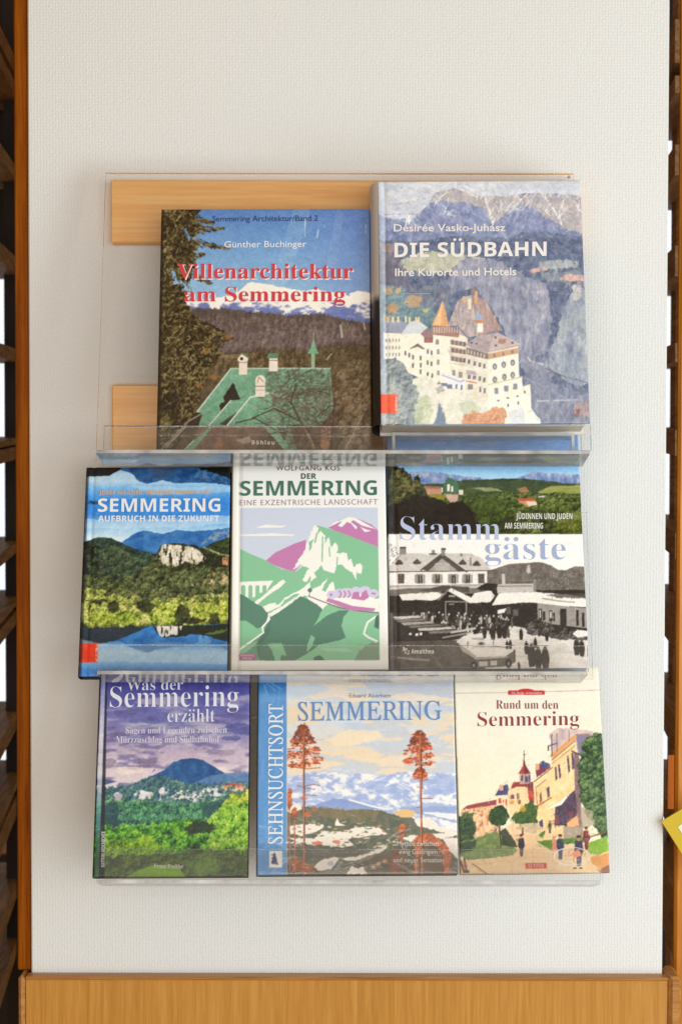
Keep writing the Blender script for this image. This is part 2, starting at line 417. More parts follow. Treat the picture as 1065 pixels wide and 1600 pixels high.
    p.poly([(898, 632), (912, 624), (924, 634), (922, 650), (900, 648)], (158, 138, 136), rough=2); p.poly([(896, 642), (906, 640), (904, 654), (898, 652)], (128, 92, 86), rough=1.5)
    for i in range(2600):
        x, y = rnd.uniform(600, 918), rnd.uniform(286, 655)
        w = p._win(x, y, x + 1, y + 1)
        if w is None:
            continue
        c = p.C[w].mean((0, 1)) + rnd.uniform(-24, 26) + np.array([rnd.uniform(-7, 9), 0, rnd.uniform(-8, 10)])
        a = rnd.uniform(.9, 2.2) if y > 400 else rnd.uniform(.2, 1.2) + (rnd.rand() < .4) * 1.4
        L = rnd.uniform(4, 13); p.line([(x, y), (x + np.cos(a) * L, y + np.sin(a) * L)], rnd.uniform(1.2, 3.6), c, .6)
    # woods on the left
    p.leaves(p.m_poly([(586, 445), (625, 452), (650, 470), (682, 495), (678, 520), (600, 515), (586, 540)], 6, 9), [(82, 104, 116), (112, 134, 140), (146, 160, 158)], 7, 3, 1)
    for x, y, r in ((606, 458, 7), (622, 458, 6), (645, 474, 13), (612, 485, 10), (664, 488, 5), (604, 500, 7)):
        p.ell(x, y, r, r * .7, [(206, 168, 116), (196, 150, 104), (208, 188, 120)][int(r) % 3], .75, rough=.6)
    # hotel: left wing
    cream = p.ramp(p.n(6, 6, 3, 15), [(226, 214, 186), (238, 228, 206), (244, 238, 224)])
    p.poly([(598, 522), (628, 524), (660, 520), (680, 530), (680, 600), (650, 590), (598, 566)], cream)
    p.poly([(600, 504), (626, 504), (640, 512), (630, 525), (601, 520)], (150, 152, 168)); p.poly([(626, 525), (640, 506), (652, 503), (668, 515), (655, 524)], (204, 206, 206))
    for x in (604, 612, 620, 632, 638, 648, 652):
        p.rect(x, 498, x + 3, 507, (226, 206, 158))
    p.poly([(656, 524), (668, 516), (680, 524), (680, 530), (662, 530)], (148, 116, 118)); p.rect(662, 530, 678, 538, (152, 96, 88))
    p.poly([(638, 548), (652, 539), (664, 548), (650, 548)], (128, 104, 96)); p.poly([(640, 548), (652, 544), (662, 550), (662, 586), (642, 582)], cream)
    for y in (532, 543, 554):
        p.rects([(602 + 5 * i, y, 2.2, 5) for i in range(5)], (150, 142, 140))
    for x, y in ((631, 551), (637, 554), (643, 557), (643, 570), (655, 558), (655, 569), (655, 579), (666, 548), (672, 550), (666, 565), (672, 567), (666, 583), (673, 585)):
        p.rect(x, y, x + 3, y + 7, (112, 104, 108))
    # tower + main block
    p.poly([(676, 520), (702, 522), (702, 600), (676, 600)], cream)
    p.poly([(702, 520), (730, 530), (730, 640), (702, 610)], cream * .96)
    p.poly([(674, 511), (702, 513), (718, 522), (716, 530), (676, 526)], (158, 120, 110)); p.rects([(677 + 4 * i, 514, 1.2, 9) for i in range(10)], (214, 196, 176))
    p.poly([(691, 472), (696, 490), (701, 513), (674, 511), (683, 492)], (214, 160, 108)); p.poly([(691, 472), (685, 492), (676, 511), (688, 512)], (228, 182, 132)); p.ell(691.5, 466, 3.4, 3.4, (142, 142, 152)); p.line([(691.5, 458), (691.5, 474)], 1.6, (130, 124, 130))
    rt = p.ramp(p.n(2.4, 9, 3, 17), [(136, 122, 126), (172, 156, 154), (202, 186, 178)])
    p.poly([(699, 513), (706, 494), (714, 474), (722, 468), (737, 464), (744, 500), (748, 527), (730, 530), (718, 526), (714, 512)], rt)
    p.poly([(737, 464), (758, 472), (768, 490), (777, 508), (785, 519), (766, 522), (748, 528), (744, 500)], rt * np.array([.98, .90, .86]))
    p.line([(714, 512), (720, 520), (730, 530)], 2, (108, 98, 104)); p.line([(737, 464), (744, 500), (748, 527)], 1.2, (120, 104, 104))
    for i in range(50):
        x, y = rnd.uniform(706, 776), rnd.uniform(476, 520)
        p.line([(x, y), (x + rnd.uniform(-3, 3), y + rnd.uniform(3, 8))], rnd.uniform(.8, 1.6), [(186, 130, 104), (120, 108, 118), (198, 184, 180)][rnd.randint(3)], .45 * (699 + (513 - y) * .3 < x < 785 - (519 - y) * .55))
    for x, y0, y1, c in ((722, 466, 476, (206, 168, 120)), (731, 470, 486, (228, 208, 168)), (741, 458, 478, (206, 156, 110))):
        p.rect(x, y0, x + 4.5, y1, c)
    p.poly([(735, 462), (738.5, 448), (742, 462)], (150, 116, 100)); p.poly([(741, 505), (745, 488), (756, 503)], (150, 162, 188)); p.poly([(740, 503), (756, 503), (756, 507), (740, 507)], (196, 132, 84)); p.rect(745, 508, 754, 522, (240, 228, 214))
    # balconies
    for y in (533, 545, 558):
        p.poly([(703, y), (728, y + 5), (728, y + 12), (703, y + 8)], (150, 124, 112), .75)
        p.rects([(705 + 6 * i, y + 1 + i, 4, 7) for i in range(4)], (104, 92, 92), .75)
        p.line([(702, y + 11), (728, y + 15)], 2, (214, 186, 156))
    p.rects([(680, 533, 5, 8), (682, 548, 4, 8), (682, 564, 4, 8), (682, 581, 4, 7), (684, 597, 3, 4), (706, 580, 5, 9), (716, 583, 6, 9)], (146, 136, 134))
    p.poly([(690, 588), (702, 586), (725, 597), (724, 612), (700, 604)], (224, 222, 226)); p.rects([(700, 602, 6, 9), (711, 602, 3, 7), (719, 603, 3, 8)], (120, 122, 140)); p.line([(690, 588), (718, 598), (725, 596)], 1.4, (150, 152, 168))
    # right block
    p.poly([(727, 542), (762, 553), (762, 650), (727, 622)], cream * .93)
    p.poly([(762, 553), (809, 544), (811, 592), (762, 602)], cream * 1.01)
    p.poly([(727, 541), (745, 528), (776, 522), (814, 541), (800, 546), (762, 554), (738, 548)], p.ramp(p.n(6, 6, 3, 19), [(146, 132, 134), (168, 152, 152), (190, 170, 164)]))
    p.poly([(776, 522), (814, 541), (762, 554), (768, 535)], (194, 172, 166), .85); p.ell(784, 536, 7, 4, (160, 108, 88), .8, rough=.4); p.rects([(734, 537, 4, 3), (742, 538, 4, 3), (772, 541, 4, 3), (798, 537, 4, 3), (772, 528, 3, 4)], (118, 88, 80))
    p.poly([(762, 555), (809, 546), (809, 555), (762, 564)], (200, 156, 116)); p.poly([(728, 545), (762, 555), (762, 564), (728, 556)], (128, 112, 108)); p.rects([(730 + 5 * i, 549 + i * 1.3, 2, 6) for i in range(6)], (196, 178, 156)); p.rects([(770, 555, 4, 5), (784, 553, 4, 5), (798, 550, 4, 5)], (140, 120, 122))
    for (x, y) in ((770, 572), (784, 569), (798, 566), (770, 592), (785, 588), (798, 585)):
        p.ell(x + 2.5, y + 3, 3.6, 5, (120, 112, 112)); p.rect(x + 1, y + 1, x + 4, y + 6, (176, 172, 172))
    p.rects([(730, 564, 4, 7), (739, 567, 4, 7), (747, 569, 4, 7), (754, 571, 4, 7), (747, 590, 4, 7), (754, 592, 4, 7), (748, 606, 3, 8), (755, 608, 3, 8), (730, 588, 5, 6), (738, 589, 5, 6)], (124, 112, 116))
    p.poly([(728, 580), (742, 582), (744, 588), (728, 587)], (176, 158, 166)); p.line([(728, 597), (744, 600)], 1.6, (192, 110, 90)); p.rects([(730, 602, 8, 8)], (136, 122, 124))
    p.poly([(762, 602), (815, 590), (816, 606), (828, 602), (830, 640), (836, 652), (846, 664), (760, 664)], cream * 1.02)
    p.line([(762, 603), (815, 591)], 2, (196, 188, 150)); p.rects([(772, 608, 6, 9), (787, 604, 7, 9), (801, 601, 7, 9)], (140, 132, 140)); p.rects([(776, 626, 4, 2.5), (791, 622, 4, 2.5), (806, 619, 4, 2.5), (792, 632, 2.5, 5), (808, 628, 2.5, 5), (818, 612, 3, 4)], (120, 110, 112))
    p.poly([(794, 644), (818, 636), (820, 664), (796, 664)], (206, 208, 212), .8); p.line([(829, 640), (836, 650), (842, 656), (844, 664)], 2.4, (246, 242, 234))
    # rock and garden
    p.poly([(638, 596), (660, 586), (690, 604), (728, 620), (764, 640), (764, 664), (640, 664)], p.ramp(p.n(7, 9, 4, 21), [(198, 198, 176), (222, 216, 198), (238, 232, 220)]), rough=4)
    p.lay(p.m_poly([(716, 632), (736, 628), (752, 640), (740, 650), (722, 652)], 3, 5), (190, 196, 168), .8)
    p.leaves(p.m_poly([(590, 566), (618, 562), (632, 572), (644, 590), (650, 612), (660, 640), (662, 664), (590, 664)], 5, 7), [(96, 104, 112), (134, 140, 142), (168, 172, 166), (196, 196, 182)], 6, 5, 1)
    p.leaves(p.m_poly([(650, 625), (668, 616), (676, 640), (672, 664), (645, 664)], 4, 6), [(170, 176, 142), (200, 202, 168), (222, 220, 196)], 5, 6, 1, .8)
    p.poly([(686, 630), (694, 650), (698, 664), (677, 664), (682, 648)], (124, 134, 150), rough=2.5, rs=3)
    p.leaves(p.m_poly([(722, 650), (740, 642), (755, 648), (768, 636), (788, 638), (792, 650), (786, 664), (722, 664)], 3, 5), [(176, 122, 88), (208, 152, 116), (226, 182, 150)], 4, 7, 1)
    p.lay(p.m_poly([(680, 608), (690, 602), (694, 612), (684, 616)], 3, 3), (150, 142, 140), .6)
    for i in range(260):
        x, y = rnd.uniform(590, 920), rnd.uniform(300, 660); a = rnd.uniform(0, 3.1); L = rnd.uniform(2, 7)
        p.line([(x, y), (x + np.cos(a) * L, y + np.sin(a) * L)], rnd.uniform(.8, 2), [(230, 222, 214), (98, 102, 130), (176, 160, 156), (150, 160, 176)][rnd.randint(4)], .28)
    p.lay(p.m_rect(560, 270, 602, 670), p.ramp(p.n(3, 30, 4, 23), [(150, 158, 180), (184, 190, 204), (214, 214, 214)]), .55)
    p.rect(588, 617, 620, 646, (232, 92, 62)); p.line([(618.3, 618), (618.3, 645)], .8, (246, 200, 180))
    p.C = p.C * .93 + np.array([24, 28, 32])
    p.soft(9)
    p.grain(8, 1.8)


def art_lake(p):
    p.lay(p.X * 0 + 1, p.vgrad([(726, (150, 190, 220)), (752, (186, 210, 228)), (766, (120, 182, 232)), (784, (66, 142, 218)), (806, (74, 146, 218)), (822, (142, 192, 232)), (842, (202, 224, 238)), (860, (214, 230, 240))]))
    p.lay(p.m_poly([(126, 812), (200, 816), (360, 808), (360, 822), (200, 830), (126, 826)], 5, 18), (206, 224, 240), .5)
    p.lay(p.m_poly([(200, 760), (360, 762), (360, 770), (240, 774)], 3, 14), (196, 220, 238), .45)
    blue = p.ramp(p.n(9, 7, 4, 1), [(26, 62, 104), (44, 92, 142), (70, 120, 166)])
    p.poly([(186, 726), (186, 734), (205, 741), (214, 752), (228, 757), (252, 751), (270, 756), (315, 755), (340, 757), (362, 760), (362, 726)], blue, rough=1.2)
    p.poly([(126, 726), (188, 726), (186, 734), (176, 739), (168, 744), (126, 745)], (34, 36, 40))
    p.lay(p.m_poly([(228, 726), (290, 726), (262, 746), (240, 750)], 3, 6), (74, 84, 112), .5)
    p.poly([(306, 726), (362, 726), (362, 750), (345, 745), (330, 738), (312, 734)], (28, 36, 34), rough=3)
    p.lay(p.m_poly([(308, 734), (330, 740), (352, 748), (354, 758), (330, 748), (300, 748)], 3, 4) * sstep(.42, .62, p.n(5, 7, 3, 4)), (120, 146, 180), .6)
    p.lay(p.m_line([(126, 788), (138, 786), (150, 787)], 5) * (p.n(3, 2, 3, 5) > .42), (40, 40, 44))
    # far range
    p.under([(126, 900), (186, 852), (206, 838), (222, 831), (240, 834), (255, 837), (275, 830), (300, 833), (330, 830), (362, 827)],
            p.ramp(p.n(14, 9, 4, 6), [(38, 92, 156), (62, 120, 182), (104, 146, 188)]), rough=1.2)
    p.lay(p.m_poly([(330, 836), (362, 830), (362, 842), (318, 852), (308, 858)], 3, 5) * (p.n(4, 4, 3, 9) > .45), (160, 164, 170), .7)
    hill = [(28, 44, 40), (52, 74, 64), (84, 104, 78)]
    p.leaves(p.m_under([(126, 850), (140, 846), (152, 842), (172, 843), (192, 852), (215, 862), (245, 868), (362, 930)], 1, 6), hill, 5, 7, 1)
    p.leaves(p.m_under([(126, 862), (160, 862), (176, 855), (192, 862), (215, 872), (362, 960)], 1.5, 6), [(44, 58, 46), (82, 98, 72), (122, 132, 96)], 4, 8, 1)
    p.leaves(p.m_poly([(126, 846), (150, 856), (158, 880), (150, 900), (126, 905)], 5, 6), [(26, 28, 26), (48, 54, 44)], 4, 9)
    # right hill
    p.leaves(p.m_under([(126, 999), (300, 870), (318, 857), (338, 848), (362, 841)], 1.5, 6), [(30, 42, 28), (60, 74, 44), (96, 104, 62)], 4, 11, 1.1)
    p.line([(318, 858), (345, 869), (362, 872)], 2.6, (176, 178, 132), .8)
    # rock hill
    p.leaves(p.m_poly([(226, 905), (240, 876), (252, 854), (280, 851), (306, 855), (328, 866), (362, 888), (362, 960), (200, 960)], 2, 6), [(30, 32, 22), (58, 62, 40), (92, 92, 62)], 4, 12, 1.1)
    m = p.m_poly([(240, 886), (252, 855), (268, 853), (300, 857), (312, 866), (322, 876), (306, 886), (290, 880), (276, 888)], 3, 4)
    st = p.n(2.4, 13, 3, 13) * .6 + p.n(8, 20, 3, 17) * .4 + .03
    p.lay(m * (st > .47), p.ramp(p.n(3, 12, 3, 14), [(180, 168, 146), (220, 212, 194), (240, 234, 220)]))
    p.rect(347, 873, 356, 885, (196, 140, 106)); p.rects([(349, 875, 2, 3), (353, 875, 2, 3)], (120, 80, 66))
    # woods
    m = p.m_poly([(126, 900), (180, 898), (205, 905), (245, 872), (270, 900), (300, 885), (362, 892), (362, 984), (126, 984)], 4, 8)
    p.leaves(m, [(30, 36, 26), (62, 72, 46), (100, 108, 68), (140, 142, 98)], 5.5, 15, 1.15)
    p.lay(p.m_poly([(312, 912), (330, 898), (356, 900), (358, 920), (330, 924)], 4, 5), p.ramp(p.n(4, 4, 3, 16), [(150, 128, 84), (190, 170, 124), (214, 196, 156)]), .85)
    p.line([(284, 912), (303, 917), (312, 913)], 4, (196, 186, 160), .9); p.rect(320, 914, 325, 920, (70, 60, 48))
    p.leaves(p.m_poly([(126, 925), (160, 915), (240, 935), (362, 930), (362, 984), (126, 984)], 8, 10), [(28, 34, 20), (72, 84, 40), (120, 132, 62), (168, 172, 96), (206, 200, 128)], 7.5, 17, 1.3)
    p.trees([(126, 905), (200, 902), (250, 885), (300, 888), (362, 895), (362, 945), (126, 945)], 260, 3, 5, [(22, 28, 20), (54, 64, 42), (92, 100, 62), (132, 136, 92)], 1)
    p.trees([(126, 862), (180, 862), (230, 885), (205, 905), (126, 905)], 90, 2.5, 4, [(24, 34, 32), (50, 66, 54), (86, 104, 78)], 2)
    p.trees([(126, 925), (240, 938), (362, 930), (362, 978), (126, 980)], 210, 4, 7, [(20, 26, 14), (62, 76, 34), (118, 132, 58), (172, 178, 92), (214, 210, 136)], 3)
    for x, y, rx, ry in ((262, 960, 20, 17), (250, 966, 16, 12), (318, 956, 16, 13), (350, 958, 10, 16), (200, 968, 22, 10), (160, 968, 20, 10)):
        p.leaves(p.m_ell(x, y, rx, ry, rough=.35), [(60, 78, 24), (122, 142, 52), (168, 184, 76), (204, 206, 110)], 5, 18, 1.2)
    p.trees([(245, 950), (275, 946), (280, 975), (240, 976)], 40, 4, 5, [(60, 78, 24), (122, 142, 52), (172, 188, 80), (212, 214, 124)], 4)
    p.trees([(305, 946), (355, 944), (358, 974), (310, 972)], 46, 4, 5, [(54, 70, 24), (112, 130, 50), (168, 178, 76), (210, 206, 110)], 5)
    for x, y, rx, ry in ((286, 962, 12, 14), (335, 970, 9, 10), (228, 950, 14, 9), (300, 972, 20, 5), (178, 950, 9, 9)):
        p.leaves(p.m_ell(x, y, rx, ry, rough=.4), [(22, 26, 16), (52, 58, 32), (88, 92, 54)], 4, 19, 1.1, .85)
    # lake
    p.under([(126, 984), (180, 985), (235, 980), (300, 979), (362, 976)], p.vgrad([(978, (44, 112, 184)), (1000, (62, 138, 208)), (1020, (166, 206, 236)), (1034, (140, 192, 234)), (1048, (84, 152, 222)), (1058, (60, 130, 210))]), rough=1)
    p.poly([(126, 984), (236, 980), (210, 992), (180, 1004), (150, 1008), (126, 1007)], (48, 62, 74), rough=1.5)
    p.poly([(180, 1004), (238, 980), (300, 985), (362, 985), (362, 1018), (345, 1012), (318, 1004), (300, 1008), (270, 1012), (246, 1016), (226, 1022), (208, 1013), (190, 1004)], p.ramp(p.n(8, 6, 4, 20), [(38, 96, 160), (58, 126, 194), (86, 150, 206)]), rough=1)
    p.poly([(208, 1012), (226, 1023), (250, 1016), (300, 1010), (345, 1014), (362, 1020), (362, 1010), (260, 1004)], (110, 150, 190), .6, rough=2)
    p.poly([(240, 980), (320, 979), (362, 976), (362, 1004), (345, 1002), (322, 994), (300, 992), (290, 996), (258, 998), (246, 990)], (38, 48, 38), rough=1.5)
    p.lay(p.m_poly([(244, 980), (286, 980), (282, 992), (256, 997), (250, 994)], 2, 3) * (st > .47), (220, 216, 208))
    p.poly([(320, 992), (345, 986), (358, 984), (350, 990), (330, 994)], (110, 132, 66), .8, rough=2)
    p.lay(p.m_poly([(304, 996), (316, 992), (350, 1010), (352, 1016), (320, 1004), (305, 1010)], 2, 4) * sstep(.42, .62, p.n(5, 7, 3, 21)), (150, 186, 222), .6)
    p.lay(p.m_poly([(126, 1000), (168, 1008), (200, 1012), (240, 1022), (362, 1022), (362, 1038), (126, 1034)], 2, 10), (184, 212, 236), .55)
    p.rect(120, 1007, 156, 1036, (232, 74, 44)); p.lay(p.m_rect(152, 1008, 156, 1035) * (p.n(2, 3, 2, 22) > .5), (240, 220, 210), .8)
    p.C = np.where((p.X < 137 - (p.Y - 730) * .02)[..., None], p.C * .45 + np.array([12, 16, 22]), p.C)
    r = np.random.RandomState(77); xs = (p.X.min(), p.X.max())
    for i in range(2600):
        x, y = r.uniform(*xs), r.uniform(842, 982); w = p._win(x, y, x + .8, y + .8)
        if w is None:
            continue
        c = p.C[w].mean((0, 1))
        if c[2] > c[1] - 4 or x < xs[0] + 20:
            continue
        p.line([(x, y), (x + r.uniform(-1, 1), y + r.uniform(.8, 2.4))], r.uniform(.8, 1.6), c * (r.uniform(.45, .8) if r.rand() < .5 else r.uniform(1.15, 1.5)), .7)
    p.soft(11)
    p.grain(7, 1.5)


def art_poster(p):
    W = (243, 240, 236)
    p.lay(p.X * 0 + 1, W)
    d = (100, 138, 122); D = (86, 122, 108); G = (142, 196, 160); L = (160, 206, 176); V = (196, 134, 180); S = (204, 212, 228); Wh = (246, 242, 232)
    PT = lambda *q: list(q)
    f = p.m_poly([(375, 796), (590, 795), (593, 1032), (375, 1033)])

    def F(pts, col, rough=0.0, rs=4.0, a=1.0):
        p.lay(f * p.m_poly(pts, rough, rs), col, a)

    def LN(pts, w, col, w2=None):
        p.lay(f * p.m_line(pts, w, w2), col)
    p.lay(f, S)
    F([(402, 826), (415, 822), (435, 824), (447, 824), (440, 827), (400, 827)], Wh)
    F([(375, 838), (425, 836), (460, 838), (458, 840), (375, 840)], Wh)
    # violet peaks
    F([(414, 880), (430, 866), (460, 852), (478, 846), (476, 880), (460, 896), (444, 892)], V)
    F([(512, 827), (530, 815), (545, 810), (560, 813), (580, 822), (592, 832), (592, 862), (560, 850), (530, 835)], V)
    F([(512, 827), (522, 819), (545, 810), (556, 812), (592, 832), (586, 829), (566, 824), (552, 815), (548, 818), (558, 826), (556, 830), (548, 820), (542, 818), (534, 826), (528, 824), (535, 816)], Wh)
    F([(563, 826), (572, 830), (580, 832), (570, 834)], Wh)
    # green land
    F([(375, 860), (390, 868), (410, 876), (440, 892), (462, 896), (478, 884), (482, 850), (492, 823), (505, 826), (535, 836), (592, 858), (592, 1033), (375, 1033)], G)
    # white rock face
    F([(484, 838), (492, 822), (497, 828), (496, 838), (500, 832), (508, 840), (506, 852), (513, 842), (518, 858), (522, 850), (529, 856), (526, 868), (536, 866), (542, 868), (541, 880), (548, 876), (552, 890), (560, 882), (566, 888), (564, 900), (556, 896), (557, 910), (550, 898), (540, 892), (534, 886), (526, 884), (522, 898), (506, 894), (502, 886), (498, 892), (488, 900), (478, 912), (472, 910), (482, 890), (470, 886), (458, 894), (464, 880), (476, 862)], Wh, 2, 4)
    F([(536, 876), (541, 866), (545, 884), (540, 888)], Wh)
    LN([(503, 880), (504, 842)], 2.2, G); LN([(514, 858), (515, 872)], 2, G); LN([(495, 836), (492, 850)], 2.5, G); LN([(527, 874), (526, 884)], 2, G)
    F([(482, 850), (490, 845), (484, 866)], G, 1.5)
    # snow slope
    F([(486, 886), (494, 905), (470, 924), (446, 936), (436, 946), (420, 950), (408, 956), (416, 960), (438, 950), (444, 940), (464, 930), (480, 934), (500, 926), (520, 930), (540, 922), (570, 938), (592, 938), (592, 958), (570, 956), (540, 950), (515, 945), (506, 952), (500, 958), (492, 968), (488, 982), (486, 976), (498, 956), (480, 940), (468, 936), (440, 952), (420, 962), (412, 972), (428, 972), (450, 962), (470, 946), (484, 932)], Wh, 1.5, 5)
    F([(440, 950), (470, 930), (500, 918), (512, 906), (506, 920), (520, 912), (524, 926), (540, 922), (560, 930), (592, 940), (592, 957), (545, 953), (512, 945), (494, 935), (478, 932), (462, 938), (436, 956), (418, 962)], Wh, 1.5, 4)
    F([(502, 925), (510, 910), (518, 908), (508, 928)], G, 1)
    # viaduct
    F([(375, 912), (427, 910), (420, 920), (414, 932), (408, 928), (400, 934), (392, 938), (375, 936)], Wh)
    for x in (378, 389, 400, 411):
        F([(x - 1, 938), (x - 1, 919), (x + 1, 917), (x + 3.4, 917), (x + 5.5, 919), (x + 5.5, 940)], G)
    F([(394, 946), (410, 935), (424, 922), (442, 908), (446, 912), (436, 922), (420, 932), (404, 946), (398, 950)], Wh, 1)
    F([(408, 952), (420, 946), (432, 944), (424, 956), (414, 960)], Wh, 1)
    # dark woods
    F([(375, 930), (386, 936), (398, 944), (412, 952), (420, 962), (416, 974), (408, 982), (402, 984), (392, 976), (384, 972), (375, 972)], d, 1)
    F([(406, 1033), (400, 1010), (412, 988), (420, 968), (440, 956), (456, 944), (470, 934), (480, 938), (494, 946), (504, 954), (498, 966), (490, 980), (510, 964), (530, 956), (545, 956), (536, 968), (533, 980), (538, 990), (552, 992), (530, 1002), (500, 1008), (480, 1022), (470, 1033)], d, .8)
    F([(420, 962), (424, 966), (418, 982), (408, 992), (396, 1004), (384, 1018), (375, 1026), (375, 1033), (404, 1033), (408, 1010), (424, 986)], D, .5, 4, .5)
    F([(375, 972), (388, 976), (396, 984), (408, 986), (396, 998), (375, 1014)], G)
    LN([(420, 962), (421, 970), (410, 982), (412, 990), (398, 1000), (375, 1016)], 2.6, Wh)
    F([(400, 1004), (404, 1004), (386, 1020), (375, 1024), (375, 1018)], G, .5)
    F([(480, 1022), (500, 1010), (530, 1002), (560, 996), (592, 970), (592, 1033), (460, 1033)], G)
    F([(536, 966), (545, 958), (592, 962), (592, 1000), (540, 998), (534, 982)], G)
    LN([(586, 966), (574, 974), (570, 984), (568, 992), (576, 998), (588, 1003)], 2.8, Wh)
    F([(586, 966), (592, 962), (592, 985), (584, 982)], D); F([(553, 1033), (560, 1018), (580, 1004), (592, 1006), (592, 1033)], (132, 156, 136), 2.5, 5)
    F([(418, 1008), (426, 1006), (440, 1006), (448, 1026), (440, 1024), (438, 1033), (430, 1033), (426, 1018)], G, 1); F([(480, 1008), (486, 994), (492, 998), (488, 1010), (480, 1020)], G, 1)
    F([(500, 1014), (540, 1014), (552, 1020), (510, 1018)], L, 1)
    F([(490, 1028), (500, 1024), (508, 1033), (490, 1033)], D, 1)
    # train
    LN([(482, 934), (500, 941), (530, 952), (560, 957), (592, 960)], 1.8, (140, 112, 132))
    F([(509, 942), (512, 937), (530, 942), (550, 949), (586, 953), (584, 957), (548, 956)], V)
    for x, y, r in ((518, 932, 8), (530, 930, 9), (543, 929, 9), (556, 926, 8), (570, 926, 9), (583, 930, 8)):
        p.lay(f * p.m_ell(x, y, r, r * .82), (208, 204, 228))
    for x in (532, 539, 546):
        LN([(x - 2, 926), (x + 1, 931), (x - 2, 936)], 2.4, V)
    F([(552, 928), (560, 927), (562, 936), (566, 928), (572, 924), (576, 936), (568, 941), (548, 938)], V); F([(580, 928), (587, 929), (586, 932), (580, 931)], V); p.lay(f * p.m_ell(517, 932, 2.2, 2.2), V)
    p.lay(f * p.m_ell(484, 925, 3.6, 3.4), (110, 128, 120)); LN([(484, 926), (483, 934)], 1.2, (110, 128, 120))
    p.rect(364, 1022.5, 401, 1032, (176, 120, 152)); p.rect(364, 1022.5, 375, 1032, (196, 154, 176))
    p.lay(p.m_rect(340, 690, 373.5, 1060), (246, 240, 232)); p.lay(p.m_rect(372, 690, 374.6, 1060), (206, 198, 190), .6)
    p.grain(2.5, 1.5)


